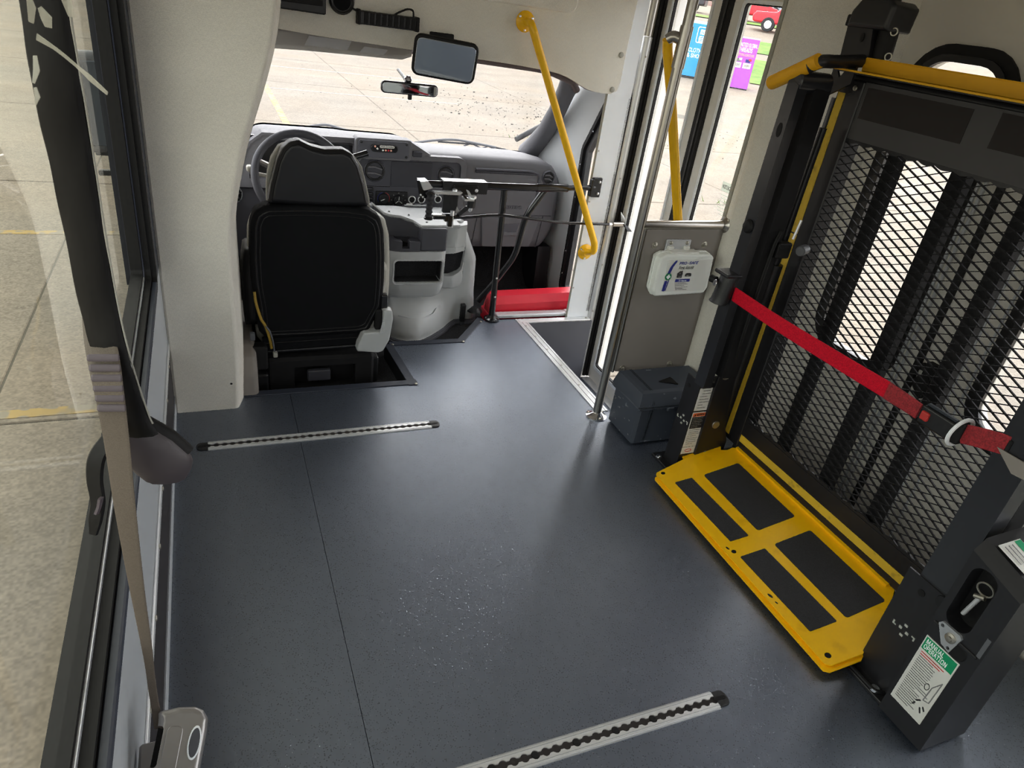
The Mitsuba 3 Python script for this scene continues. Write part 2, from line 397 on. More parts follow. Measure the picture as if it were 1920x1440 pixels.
# worn paint lines on the slabs
part('ground', 'painted_line', box(-9.6, -0.62, 3.585, 3.665, GZ, GZ + .003), 'worn_yellow', False)
part('ground', 'painted_line', box(-9.6, -0.4, 6.44, 6.53, GZ, GZ + .003), 'worn_yellow', False)
part('ground', 'painted_line', box(1.14, 1.25, 11.2, 15.9, GZ, GZ + .003), 'worn_yellow', False)
part('ground', 'painted_line', box(-0.5, 5.2, 15.46, 15.53, GZ, GZ + .003), 'worn_white', False)
part('ground', 'painted_line', box(-1.5, 6.0, 19.0, 19.1, GZ, GZ + .003), 'worn_white', False)
# loose gravel and weeds by the joints, right ahead of the bus
gr = []
for k in range(700):
    x, y = rng.normal(7.2, 1.9), rng.normal(15.0, 1.7)
    s = rng.uniform(.004, .014) * (1.8 if rng.random() > .96 else 1)
    gr.append(box(x - s, x + s, y - s * .8, y + s * .8, GZ, GZ + s * 1.1, s * .4))
part('ground', 'gravel', join(*gr), 'gravel', False, kind='stuff')
wd = []
for cx, cy, n, sp in ((8.0, 12.1, 40, .35), (5.6, 12.05, 26, .25), (7.0, 8.06, 30, .3), (5.0, 6.9, 30, .4)):
    for k in range(n):
        x, y, a, h = cx + rng.normal(0, sp), cy + rng.normal(0, .05), rng.uniform(0, 6.3), rng.uniform(.03, .09)
        d = V(math.cos(a), math.sin(a), 0) * h * .8
        wd.append(trimesh.Trimesh([V(x, y, GZ) - d * .15, V(x, y, GZ) + d * .15 + V(0, 0, .002), V(x, y, GZ + h) + d], [[0, 1, 2]], process=False))
part('ground', 'weeds', join(*wd), 'grass', False, kind='stuff')

# ------------------------------------------------------------------ floor of the bus
struct('floor', 'dark grey vinyl bus floor with a lengthwise seam and black edge strips')
WL, WR, RY = -0.165, 2.02, -3.9
SX = 0.228
left = sg.box(WL - .03, RY, SX - .0007, 2.378).difference(sg.box(-.5, 2.378, 2, 3))
left = sg.Polygon([(WL - .03, RY), (SX - .0007, RY), (SX - .0007, 2.378), (WL - .03, 2.378)])
right = sg.Polygon([(SX + .0007, RY), (WR, RY), (WR, 2.03), (1.45, 2.03), (1.45, 2.90), (1.40, 2.955), (1.222, 2.955), (1.044, 2.728), (0.706, 2.731), (0.724, 2.378), (SX + .0007, 2.378)])
part('floor', 'vinyl_sheet', ext(left, 'z', -.05, 0.0), 'floor', False)
part('floor', 'vinyl_sheet', ext(right, 'z', -.05, 0.0), 'floor', False)
part('floor', 'subfloor', box(WL - .03, 1.44, RY, 2.36, -.09, -.051), 'black_soft', False)
part('floor', 'cab_carpet', ext([(-.02, 2.38), (1.42, 2.38), (1.42, 2.958), (1.86, 2.958), (1.86, 4.0), (-.02, 4.0)], 'z', -.10, -.065), 'carpet', False)
# the black angle strip round the driver's well
struct('trim_1', 'black metal edge strip with screws round the sunken cab floor')
path = [(-.02, 2.378), (0.724, 2.378), (0.706, 2.731), (1.044, 2.728), (1.222, 2.955)]
for a, b in zip(path[:-1], path[1:]):
    a, b = V(*a, 0), V(*b, 0); d = unit(b - a); n = V(-d[1], d[0], 0); e = a + d * .002; g = b - d * .002
    m = (e + g) / 2
    part('trim_1', 'edge_strip', obox(m + n * .013 + V(0, 0, .002), d, n, (0, 0, 1), np.linalg.norm(g - e) + .022, .036, .005, .0015), 'rubber_slate')
    part('trim_1', 'edge_strip', obox(m + n * .029 + V(0, 0, -.03), d, n, (0, 0, 1), np.linalg.norm(g - e) + .02, .004, .064), 'black_plastic', False)
for p in ((.724, 2.372), (.710, 2.731), (1.044, 2.724), (1.205, 2.93)):
    screw('trim_1', (*p, .0045), (0, 0, 1), .006)
# step edging at the entrance
struct('trim_2', 'ribbed aluminium edging with rivets along the entrance step')
for k in range(5):
    part('trim_2', 'rib', box(1.398 + k * .0112, 1.408 + k * .0112, 2.045, 2.945, .0, .0045 if k % 2 == 0 else .003, .001), 'alu_bright', False)
part('trim_2', 'nosing', box(1.45, 1.456, 2.045, 2.905, -.05, .003, .002), 'alu_bright', False)
part('trim_2', 'cross_strip', box(1.408, 1.82, 2.905, 2.942, -.004, .005, .0015), 'alu_bright')
part('trim_2', 'cross_strip', box(1.30, 1.70, 2.958, 3.005, .002, .022, .004), 'aluminium')
part('trim_2', 'end_cap', box(1.70, 1.735, 2.956, 3.006, .0, .025, .003), 'alu_bright')
for y in (2.86, 2.74, 2.60, 2.44, 2.26, 2.10):
    screw('trim_2', (1.425, y, .0045), (0, 0, 1), .0045)
screw('trim_2', (1.80, 2.923, .005), (0, 0, 1), .006)
# the step well
struct('wall_step', 'step well of the entrance door with dark vinyl sides and lower step')
part('wall_step', 'riser', box(1.43, 1.45, 2.03, 2.92, -.36, -.051), 'floor', False)
part('wall_step', 'front_side', box(1.44, 1.83, 2.905, 2.925, -.40, -.005), 'dash_dark', False)
part('wall_step', 'rear_side', box(1.44, 1.92, 2.025, 2.04, -.40, -.055), 'dash_dark', False)
part('wall_step', 'lower_step', box(1.43, 1.885, 2.03, 2.92, -.42, -.36), 'floor', False)
part('wall_step', 'step_edge', box(1.84, 1.89, 2.045, 2.905, -.362, -.352, .003), 'alu_bright')

# ------------------------------------------------------------------ left wall with its windows
struct('wall_left', 'left wall with brushed aluminium side panel, rivets and black kick strip')
part('wall_left', 'kick_strip', box(WL - .01, WL, RY, 2.305, .035, .25), 'kick_black', False)
part('wall_left', 'cove_strip', hull([(WL - .006, RY, .0), (WL + .002, RY, .0), (WL + .002, RY, .032), (WL - .006, RY, .055), (WL - .006, 2.33, .0), (WL + .002, 2.33, .0), (WL + .002, 2.33, .032), (WL - .006, 2.33, .055)]), 'alu_panel', False)
part('wall_left', 'kick_rib', box(WL - .004, WL + .003, RY, 2.30, .062, .07, .002), 'kick_grey', False)
part('wall_left', 'lower_rail', box(WL - .012, WL + .004, RY, 2.32, .25, .275, .002), 'alu_bright', False)
part('wall_left', 'side_panel', box(WL - .016, WL, RY, 2.36, .272, .545), 'alu_panel', False)
part('wall_left', 'rail_lip', box(WL - .002, WL + .003, RY, 2.32, .282, .287, .001), 'aluminium', False)
for y in np.arange(-.2, 2.3, .21):
    screw('wall_left', (WL + .004, y + .05, .262), (1, 0, 0), .0065, name='rivet')
part('wall_left', 'outer_skin', box(-.245, -.235, RY, 2.35, -.45, .50), 'body_white', False)
part('wall_left', 'upper_wall', box(-.245, WL, RY, 2.36, 1.63, 1.98), 'vinyl_wall', False)
part('wall_left', 'front_post', box(-.245, WL, 2.17, 2.36, .54, 1.64), 'rubber_slate', False)
WINS = [(0.10, 2.165), (-1.55, 0.0), (-3.2, -1.65)]
for i, (y0, y1) in enumerate(WINS):
    w = struct(f'window_{i + 1}', ['tinted left side window in a black frame, its pane beside the hanging belt', 'tinted left side window behind the camera', 'rearmost tinted left side window'][i])
    def ring(x0, x1, m, grow, thick, nm, r=.05):
        o = rrect(y0 + grow, y1 - grow, .545 + grow, 1.63 - grow, r); h = rrect(y0 + grow + thick, y1 - grow - thick, .545 + grow + thick, 1.63 - grow - thick, max(r - thick, .012))
        part(w, nm, ext(o.difference(h), 'x', x0, x1), m, 20)
    ring(WL - .012, WL + .004, 'rubber', .0, .024, 'frame')
    ring(WL - .026, WL - .010, 'rubber', .014, .022, 'gasket')
    ring(WL - .060, WL - .030, 'rubber', .030, .022, 'gasket', .035)
    part(w, 'sill_strip', box(WL - .010, WL + .0055, y0 + .05, y1 - .05, .549, .571, .003), 'rubber_slate', False)
    part(w, 'slide_track', box(WL - .032, WL - .027, y0 + .05, y1 - .05, .578, .586, .001), 'alu_bright', False)
    part(w, 'edge_bead', box(WL - .002, WL + .004, y1 - .003, y1 + .002, .60, 1.58, .001), 'gelcoat_dark', False)
    part(w, 'pane', trimesh.Trimesh([(WL - .045, y0 + .045, .585), (WL - .045, y1 - .045, .585), (WL - .045, y1 - .045, 1.59), (WL - .045, y0 + .045, 1.59)], [[0, 1, 2], [0, 2, 3]], process=False), 'glass_tint', False)
part('wall_left', 'window_post', box(-.245, WL - .002, -.0, .10, .54, 1.64), 'rubber_slate', False)
part('wall_left', 'window_post', box(-.245, WL - .002, -1.65, -1.55, .54, 1.64), 'rubber_slate', False)
part('wall_left', 'window_post', box(-.245, WL - .002, RY, -3.2, .54, 1.64), 'rubber_slate', False)

# ------------------------------------------------------------------ ceiling, rear and right wall
struct('ceiling', 'off white ceiling of the bus')
part('ceiling', 'panel', box(-.245, 2.10, RY, 2.96, 1.97, 2.02), 'vinyl_wall', False)
struct('wall_rear', 'rear wall of the bus with a wide window, behind the camera')
rw = sg.box(-.245, -.5, 2.10, 2.0).difference(rrect(.25, 1.62, .75, 1.65, .08))
part('wall_rear', 'panel', ext(rw, 'y', RY - .04, RY), 'vinyl_wall', False)
w = struct('window_5', 'rear window of the bus'); part(w, 'pane', trimesh.Trimesh([(.25, RY - .02, .75), (1.62, RY - .02, .75), (1.62, RY - .02, 1.65), (.25, RY - .02, 1.65)], [[0, 1, 2], [0, 2, 3]], process=False), 'glass_light', False)
struct('wall_right', 'right wall of the bus, grey beige moulded column between entrance and lift')
part('wall_right', 'lower_panel', box(2.02, 2.06, RY, .50, -.5, .62), 'vinyl_wall', False)
part('wall_right', 'upper_wall', box(2.02, 2.06, RY, .50, 1.6, 1.98), 'vinyl_wall', False)
part('wall_right', 'lift_header', box(2.0, 2.06, .46, 1.80, 1.66, 1.98), 'gelcoat', False)
part('wall_right', 'window_post', box(2.02, 2.06, -1.7, -1.55, .6, 1.62), 'rubber_slate', False)
part('wall_right', 'window_post', box(2.02, 2.06, .40, .52, -.5, 1.98), 'gelcoat', False)
for i, (y0, y1) in enumerate([(-1.55, .40), (-3.3, -1.7)]):
    w = struct(f'window_{i + 3}', ['tinted right side window behind the camera', 'rearmost tinted right side window'][i])
    part(w, 'pane', trimesh.Trimesh([(2.04, y0, .62), (2.04, y1, .62), (2.04, y1, 1.6), (2.04, y0, 1.6)], [[0, 1, 2], [0, 2, 3]], process=False), 'glass_light', False)
part('wall_right', 'rear_post', box(2.02, 2.06, RY, -3.3, .6, 1.62), 'vinyl_wall', False)
# the moulded column (rounded towards the room)
col = sg.Polygon([(1.80, 2.045), (1.768, 2.04), (1.752, 2.015), (1.755, 1.985), (1.80, 1.93), (1.92, 1.84), (2.0, 1.79), (2.06, 1.77), (2.06, 2.07), (1.90, 2.065)])
part('wall_right', 'column', ext(col, 'z', -.42, 1.98), 'gelcoat', 40)
part('wall_right', 'column_edge', box(1.757, 1.80, 2.036, 2.052, .0, 1.98, .004), 'seat_grey')
for z in (1.10, .30):
    screw('wall_right', (1.775, 2.036, z), (0, -1, 0), .006)

# ------------------------------------------------------------------ front bulkhead: header, left pillar cover, white post
struct('wall_front', 'front bulkhead with curved beige header, left pillar cover and white door post')
hb = [(.18, 1.222), (.252, 1.218), (.42, 1.209), (.62, 1.203), (.79, 1.198), (1.04, 1.193), (1.203, 1.188), (1.38, 1.178), (1.44, 1.170), (1.49, 1.157), (1.54, 1.135), (1.584, 1.119), (1.64, 1.112), (1.713, 1.113), (1.735, 1.14), (1.735, 1.30), (1.742, 1.5), (1.745, 1.98), (.18, 1.98)]
hd = []
for (a, q) in ((2.93, 0), (2.955, -.002), (2.985, .012), (3.02, .05)):
    pts = ring_pts(sg.Polygon(hb), 120, (1.0, 1.6)); c = np.array([1.0, 1.6]); z = pts[:, 1] + np.where(pts[:, 1] < 1.5, q, 0); hd.append(np.c_[pts[:, 0], np.full(120, a), z])
part('wall_front', 'header', loft(hd), 'gelcoat', 40)
for p in ((1.712, 1.275), (1.70, 1.132)):
    part('wall_front', 'screw_cap', lathe([(.012, -.004), (.012, .003), (.009, .006), (0, .007)], (p[0], 2.93, p[1]), (0, -1, 0)), 'seat_grey')
part('wall_front', 'header_hatch', pillow(rrect(.9, 1.452, 1.405, 1.75, .03), 'y', 2.905, 2.932, .008, .0), 'gelcoat')
part('wall_front', 'header_trim', rbox(.232, .262, 2.90, 2.94, 1.19, 1.30, .008), 'seat_grey')
zs = [-.002, .1, .166, .3, .45, .69, .756, .85, .95, 1.046, 1.15, 1.252, 1.334, 1.5, 1.7, 1.98]
xe = [.042, .049, .053, .052, .050, .051, .066, .086, .110, .145, .178, .206, .215, .225, .235, .24]
zz = np.linspace(0, 1.98, 60); xx = np.interp(zz, zs, xe); xx = np.convolve(np.pad(xx, 2, mode='edge'), np.ones(5) / 5, 'valid')
rings = []
for z, x in zip(zz, xx):
    rr = [(-.17 + .012, 2.30), (x - .016, 2.30), (x - .007, 2.3025), (x - .001, 2.309), (x + .002, 2.318), (x + .010, 2.345), (x + .018, 2.372), (x + .030, 2.60), (x + .040, 2.93), (-.17, 2.93), (-.17, 2.312)]
    rings.append([(a, b, z) for a, b in rr])
part('wall_front', 'pillar_cover', loft(rings), 'gelcoat', 38)
part('wall_front', 'pillar_skin', box(-.245, -.17, 2.36, 2.96, -.45, 1.98), 'body_white', False)
part('wall_front', 'pillar_foot', pillow([(2.375, -.06), (2.9, -.06), (2.9, .17), (2.50, .17), (2.42, .15), (2.385, .09)], 'x', .04, .118, .0, .02), 'gelcoat_dark')
screw('wall_front', (.022, 2.30, .105), (0, -1, 0), .004, 'rubber')
# white post at the front edge of the entrance
post = ext([(1.697, -.002), (1.819, -.002), (1.812, 1.98), (1.688, 1.98)], 'y', 2.945, 2.953)
part('wall_front', 'door_post', post, 'white_paint', False)
part('wall_front', 'post_flange', hull([(1.697, 2.945, 0), (1.689, 2.951, 0), (1.691, 2.945, 1.12), (1.683, 2.951, 1.12), (1.697, 2.952, 0), (1.691, 2.952, 1.12)]), 'seat_grey', False)
for z in (.36, .86, .17, .62):
    screw('wall_front', (1.703 - .004 * z, 2.945, z), (0, -1, 0), .004)
for z in (1.28, .74, .30, .04):
    screw('wall_front', (1.839, 2.931, z), (-.5, -1, 0), .004)
part('wall_front', 'door_jamb', tube([(1.843, 2.955, -.36), (1.843, 2.955, 1.36)], .0235, 16), 'alu_bright')
part('wall_front', 'door_jamb', tube([(1.843, 2.955, 1.362), (1.843, 2.955, 1.98)], .024, 16), 'stainless')
part('wall_front', 'door_seal', join(cyl((1.872, 2.945, -.36), (1.872, 2.945, 1.6), .011), cyl((1.889, 2.94, -.36), (1.889, 2.94, 1.6), .009)), 'rubber')
part('wall_front', 'outer_post', box(1.86, 2.06, 2.965, 3.06, -.5, 1.98), 'body_white', False)
part('wall_front', 'door_lintel', box(1.75, 2.06, 2.03, 2.98, 1.60, 1.98), 'vinyl_wall', False)

# ------------------------------------------------------------------ entrance door, two glazed leaves
def leaf(n, label, y0, y1, g0, g1):
    d = struct(n, label)
    o = sg.box(y0, -.36, y1, 1.61); h = rrect(g0, g1, -.28, 1.535, .02)
    part(d, 'leaf_frame', ext(o.difference(h), 'x', 1.895, 1.925), 'vinyl_wall', False)
    part(d, 'glass_bead', ext(rrect(g0 - .006, g1 + .006, -.286, 1.541, .02).difference(rrect(g0 + .007, g1 - .007, -.268, 1.528, .015)), 'x', 1.888, 1.898), 'white_paint', False)
    part(d, 'glass_seal', ext(rrect(g0 + .007, g1 - .007, -.268, 1.528, .015).difference(rrect(g0 + .011, g1 - .011, -.262, 1.524, .012)), 'x', 1.892, 1.906), 'rubber', False)
    part(d, 'pane', trimesh.Trimesh([(1.91, g0, -.28), (1.91, g1, -.28), (1.91, g1, 1.54), (1.91, g0, 1.54)], [[0, 1, 2], [0, 2, 3]], process=False), 'glass_light', False)
    return d
leaf('door_1', 'front leaf of the glazed entrance door, beside the white post', 2.545, 2.935, 2.60, 2.885)
d2 = leaf('door_2', 'rear leaf of the glazed entrance door, beside the beige column', 2.06, 2.475, 2.10, 2.412)
part('door_1', 'centre_seal', rbox(1.885, 1.935, 2.474, 2.546, -.36, 1.58, .012), 'rubber')
part('door_1', 'centre_seal', box(1.880, 1.888, 2.50, 2.512, -.36, 1.58, .002), 'black_plastic', False)
part('door_2', 'sticker', box(1.9065, 1.9075, 2.215, 2.275, .868, .905), 'frost', False)
for k in range(7):
    part('door_2', 'sticker_line', box(1.9067, 1.9073, 2.215, 2.215 + (.052, .046, .056, .05, .055, .048, .03)[k], .852 - k * .0125, .855 - k * .0125), 'frost', False)
part('door_2', 'sticker_lettering', lettering('CAUTION', .014, (1.9062, 2.220, .879), (0, 1, 0), (0, 0, 1), .0006, True, .05), 'ink_grey', False)
# ------------------------------------------------------------------ the driver's cab shell
struct('wall_cab', 'cab shell with roof lining, windscreen pillars, side panels and firewall')
part('wall_cab', 'roof_lining', hull([(.10, 2.98, 1.235), (1.80, 2.98, 1.235), (.16, 3.44, 1.150), (1.76, 3.44, 1.150), (.10, 2.98, 1.30), (1.80, 2.98, 1.30), (.16, 3.46, 1.19), (1.76, 3.46, 1.19)]), 'headliner')
part('wall_cab', 'windscreen_header', tube(bend([(.20, 3.38, 1.10), (.26, 3.43, 1.145), (.9, 3.46, 1.158), (1.60, 3.43, 1.140), (1.74, 3.40, 1.10), (1.78, 3.42, 1.06)], .08), .017), 'headliner')
def apillar(s):
    X = lambda x: x if s > 0 else 1.89 - x
    ring = []
    for (x, y, z, a, b) in ((1.735, 3.40, 1.17, .055, .035), (1.748, 3.47, 1.06, .052, .034), (1.765, 3.58, .93, .050, .034), (1.782, 3.72, .80, .052, .036), (1.80, 3.86, .70, .060, .045), (1.815, 3.97, .62, .075, .06)):
        th = np.arange(16) * np.pi / 8
        ring.append([(X(x + a * np.sign(np.cos(t)) * abs(np.cos(t)) ** .7), y + b * .6 * np.sin(t), z + b * np.sin(t)) for t in th])
    return loft(ring)
part('wall_cab', 'windscreen_pillar', apillar(1), 'dash')
part('wall_cab', 'windscreen_pillar', apillar(-1), 'dash')
# right side panel with its big low window
WIN = sg.Polygon([(3.093, 1.06), (3.255, .79), (3.250, .64), (3.243, .06), (3.215, .038), (3.0, .035), (3.0, 1.10), (3.08, 1.10)])
side = sg.Polygon([(2.98, -.10), (3.98, -.10), (3.98, .60), (3.70, .82), (3.46, 1.10), (3.36, 1.22), (2.98, 1.28)])
part('wall_cab', 'side_panel', ext(side.difference(WIN.buffer(.05)), 'x', 1.825, 1.86), 'cover_grey', False)
part('wall_cab', 'door_gasket', ext(WIN.buffer(.055, quad_segs=4).difference(WIN.buffer(.034)), 'x', 1.805, 1.835), 'rubber', False)
part('wall_cab', 'door_gasket', ext(WIN.buffer(.034, quad_segs=4).difference(WIN.buffer(.0)), 'x', 1.818, 1.846), 'black_plastic', False)
for (y, z) in ((3.292, .72), (3.286, .55), (3.284, .40), (3.282, .25), (3.28, .12), (3.22, .90), (3.15, 1.01)):
    screw('wall_cab', (1.805, y, z), (-1, 0, 0), .004, 'chrome')
w = struct('window_6', 'low side window of the cab right of the glove box'); part(w, 'pane', trimesh.Trimesh([(1.84, 2.97, 0), (1.84, 3.35, 0), (1.84, 3.35, 1.12), (1.84, 2.97, 1.12)], [[0, 1, 2], [0, 2, 3]], process=False), 'glass_clear', False)
part('wall_cab', 'outer_side', box(1.87, 1.90, 3.36, 4.15, -.45, .55), 'body_white', False)
part('wall_cab', 'left_side', ext(sg.Polygon([(2.93, -.10), (3.98, -.10), (3.98, .56), (2.93, .50)]), 'x', .03, .07), 'dash', False)
part('wall_cab', 'left_rear_post', box(.02, .06, 2.93, 3.02, .4, 1.28), 'dash', False)
w = struct('window_7', 'driver side window of the cab'); part(w, 'pane', trimesh.Trimesh([(.05, 2.95, .5), (.05, 3.95, .55), (.05, 3.45, 1.2), (.05, 2.95, 1.25)], [[0, 1, 2], [0, 2, 3]], process=False), 'glass_light', False)
part('wall_cab', 'firewall', box(.03, 1.86, 3.93, 3.99, -.12, .62), 'black_soft', False)
part('wall_cab', 'toe_board', hull([(1.25, 3.55, -.068), (1.82, 3.55, -.068), (1.25, 3.93, .24), (1.82, 3.93, .24), (1.25, 3.95, -.07), (1.82, 3.95, -.07)]), 'carpet', False)
part('wall_cab', 'toe_liner', ext([(3.44, -.068), (3.60, -.068), (3.70, .20), (3.46, .21)], 'x', 1.72, 1.80), 'black_plastic', False)
part('wall_cab', 'cowl', hull([(.1, 3.96, .60), (1.80, 3.96, .60), (.12, 4.20, .575), (1.78, 4.20, .575), (.1, 3.96, .5), (1.8, 3.96, .5), (.12, 4.2, .45), (1.78, 4.2, .45)]), 'dash_dark')
part('wall_cab', 'bonnet', hull([(.2, 4.21, .565), (1.7, 4.21, .565), (.3, 4.95, .30), (1.6, 4.95, .30), (.2, 4.21, .40), (1.7, 4.21, .40), (.3, 5.0, .1), (1.6, 5.0, .1)]), 'body_white')
w = struct('window_8', 'windscreen of the cab above the dashboard')
part(w, 'pane', trimesh.Trimesh([(.08, 4.0, .59), (1.81, 4.0, .59), (1.74, 3.43, 1.17), (.15, 3.43, 1.17)], [[0, 1, 2], [0, 2, 3]], process=False), 'glass_screen', False)

# ------------------------------------------------------------------ dashboard
d = thing('dashboard', 'grey plastic dashboard under the windscreen with round vents and dark centre panel', 'dashboard')
TOP = [(.05, .60), (.14, .635), (.17, .69), (.235, .742), (.27, .747), (.60, .747), (.66, .742), (.92, .738), (.97, .722), (1.03, .698), (1.22, .697), (1.6, .690), (1.70, .680), (1.75, .655), (1.785, .60)]
tx, tz = np.array(TOP).T
xs = np.linspace(.05, 1.785, 88); zt = np.interp(xs, tx, tz)
rings = []
for x, z in zip(xs, zt):
    drv = np.clip((.690 - x) / .02, 0, 1); yf = 3.452 + .07 * drv; lo = .20 + .10 * np.clip((x - 1.70) / .08, 0, 1) ** 2 + .02 * drv
    yt = 3.462 + .012 * drv
    rings.append([(x, 3.52, lo - .005), (x, yf + .010, lo + .01), (x, yf, lo + .06), (x, yf, .45), (x, yf - .004, .56), (x, yf, z - .055), (x, yt, z - .022), (x, yt + .018, z - .006), (x, yt + .045, z), (x, 3.60, z + .002), (x, 3.80, z - .02), (x, 3.97, .635), (x, 4.00, .58), (x, 3.99, .3)])
part(d, 'body', loft(rings), 'dash', 40)
# instrument hood on the driver's side
ho = sg.Polygon([(.115, .50), (.150, .64), (.182, .70), (.240, .745), (.66, .745), (.690, .735), (.690, .50)]).buffer(.004)
hi = sg.Polygon([(.178, .54), (.190, .615), (.222, .680), (.262, .714), (.640, .722), (.664, .712), (.648, .54)]).buffer(.003)
part(d, 'instrument_hood', ext(ho.difference(hi), 'y', 3.452, 3.525), 'dash')
part(d, 'instrument_hood_lip', ext(ho.difference(ho.buffer(-.012)).difference(sg.box(0, .4, 1, .56)), 'y', 3.447, 3.46), 'dash')
cl = part(d, 'instrument_cluster', box(.17, .672, 3.500, 3.518, .53, .725), 'black_gloss', False)
for (x, z, r) in ((.26, .63, .035), (.35, .625, .05), (.46, .625, .05), (.555, .63, .035)):
    add(cl + '__dial', torus((x, 3.504, z), (0, 1, 0), r, .0025, 28, 6), 'kick_grey')
    add(cl + '__needle', obox((x - r * .3, 3.503, z + r * .25), (-.75, 0, .66), (0, 1, 0), (.66, 0, .75), r * 1.1, .002, .003), 'ink_red', False)
part(d, 'knee_panel', rbox(.07, .66, 3.485, 3.53, .14, .49, .02), 'dash_dark')
def vent(x, z, r, y=3.446, body='bezel'):
    v = part(d, 'round_vent', lathe([(r * 1.22, 0), (r * 1.22, .006), (r * 1.12, .010), (r * 1.02, .008), (r * .98, -.004)], (x, y + .004, z), (0, -1, 0), 32), body)
    add(v + '__louvre_barrel', lathe([(r * 1.0, -.001), (r * .93, -.001), (r * .9, -.016), (0, -.018)], (x, y, z), (0, -1, 0), 28), 'black_plastic')  # black plastic that also paints the shade inside; the panel is uncut
    add(v + '__ring', torus((x, y - .004, z), (0, 1, 0), r * .96, r * .12, 30, 8), 'black_plastic')
    for k in (-.36, .30):
        h = math.sqrt(1 - k * k) * r * .86; g = k * r
        add(v + '__slat', tube([(x - h, y - .003, z + g + .004), (x, y - .010, z + g + .006), (x + h, y - .003, z + g - .006)], .0042, 6), 'dash')
    for a in range(6):
        t = a * math.pi / 3 + .3; e = V(math.cos(t), 0, math.sin(t)) * r * 1.03
        add(v + '__rib', obox(V(x, y - .005, z) + e, unit(e), (0, 1, 0), np.cross(unit(e), V(0, 1, 0)), .008, .006, .006, .001), 'black_plastic', False)
# centre bezel with the dark panel
bz = rrect(.652, 1.228, .40, .688, .045).difference(rrect(.676, 1.200, .38, .664, .03))
part(d, 'centre_bezel', ext(bz.difference(sg.box(.5, .3, 1.5, .43)), 'y', 3.428, 3.47), 'dash')
part(d, 'centre_panel', rbox(.674, 1.202, 3.438, 3.47, .40, .666, .008), 'bezel')
part(d, 'blank_plate', box(.838, 1.046, 3.434, 3.442, .530, .655, .0015), 'dark_panel', False)
vent(.756, .603, .045, 3.438); vent(1.122, .598, .040, 3.438)
vent(1.708, .607, .030, 3.446, 'dash_dark'); vent(.105, .575, .038, 3.515, 'cover_grey'); vent(.100, .455, .036, 3.478, 'cover_grey')
part(d, 'panel_gap', box(.700, .836, 3.4365, 3.4385, .526, .5285), 'rubber', False)
part(d, 'climate_panel', rbox(.765, .930, 3.432, 3.45, .435, .505, .006), 'black_plastic')
for k, (x, z) in enumerate(((.805, .469), (.880, .463))):
    kn = part(d, 'climate_knob', lathe([(.027, 0), (.026, .012), (.023, .016), (0, .016)], (x, 3.433, z), (0, -1, 0), 24), 'black_plastic')
    if k == 0:
        for a0, a1, m in ((100, 215, 'ink_blue'), (-35, 75, 'ink_red')):
            p = [(x + .030 * math.cos(t), 3.4315, z + .030 * math.sin(t)) for t in np.radians(np.linspace(a0, a1, 9))]
            add(kn + '__scale_arc', tube(p, .0014, 5), m)
        add(kn + '__pointer', obox((x - .008, 3.416, z - .004), (-.92, 0, -.38), (0, 1, 0), (.38, 0, -.92), .022, .002, .003), 'white_plastic', False)
    else:
        for t in (90, 215, 325):
            e = V(math.cos(math.radians(t)), 0, math.sin(math.radians(t)))
            add(kn + '__spoke_mark', obox(V(x, 3.416, z) + e * .012, e, (0, 1, 0), np.cross(e, V(0, 1, 0)), .018, .002, .003), 'label_grey', False)
        for t in range(0, 360, 45):
            e = V(math.cos(math.radians(t)), 0, math.sin(math.radians(t)))
            add(kn + '__tick', obox(V(x, 3.4312, z) + e * .035, (1, 0, 0), (0, 1, 0), (0, 0, 1), .006, .001, .005), 'ink_grey', False)
for (x, z) in ((.952, .466), (1.002, .468), (1.090, .472)):
    so = part(d, 'power_socket', lathe([(.020, 0), (.020, .004), (.0165, .006), (.0145, .004), (.014, -.002)], (x, 3.437, z), (0, -1, 0), 24), 'alu_bright')
    add(so + '__bore', cyl((x, 3.44, z), (x, 3.4345, z), .0148), 'rubber')
for k, z in enumerate((.512, .488, .464, .446)):
    part(d, 'rocker_switch', rbox(.702, .752, 3.427, 3.445, z - .009, z + .009, .004), 'black_plastic')
    part(d, 'switch_highlight', box(.708, .746, 3.4255, 3.428, z + .004, z + .007, .001), 'kick_grey', False)
# display pod on top of the dash
po = rrect(.655, .932, .660, .760, .016)
part(d, 'pod', pillow(po, 'y', 3.415, 3.50, .006, .012), 'dash')
part(d, 'pod_face', pillow(rrect(.668, .916, .672, .752, .010), 'y', 3.409, 3.42, .003), 'dash_dark')
part(d, 'pod_shroud', hull([(.93, 3.42, .750), (.93, 3.52, .752), (1.035, 3.43, .693), (1.035, 3.55, .697), (.93, 3.42, .68), (.93, 3.55, .68)]), 'dash')
part(d, 'pod_shroud_insert', box(.936, .985, 3.412, 3.43, .684, .712, .004), 'dark_panel', False)
cp = part(d, 'warning_light_bar', pillow(rrect(.727, .858, .700, .736, .017), 'y', 3.401, 3.412, .003), 'black_gloss')
add(cp + '__name_plate', pillow(rrect(.768, .840, .7205, .7325, .005), 'y', 3.3985, 3.402, .001), 'label_white')
add(cp + '__lettering', lettering('BACK-UP ALARM', .0055, (.774, 3.398, .7242), (1, 0, 0), (0, 0, 1), .0005, True, .060), 'ink_grey', False)
for k, (x, z, m) in enumerate(((.746, .7265, 'print_pink'), (.757, .7165, 'lens_white'), (.784, .7105, 'lens_white'), (.798, .7105, 'print_pink'), (.811, .7105, 'red_plastic'), (.824, .7105, 'print_pink'))):
    add(cp + '__indicator_lamp', lathe([(.0052, 0), (.0045, .003), (0, .0045)], (x, 3.4015, z), (0, -1, 0), 12), m)
for (x, z) in ((.682, .742), (.902, .741), (.681, .682), (.903, .681)):
    screw(d, (x, 3.409, z), (0, -1, 0), .006, 'black_plastic')
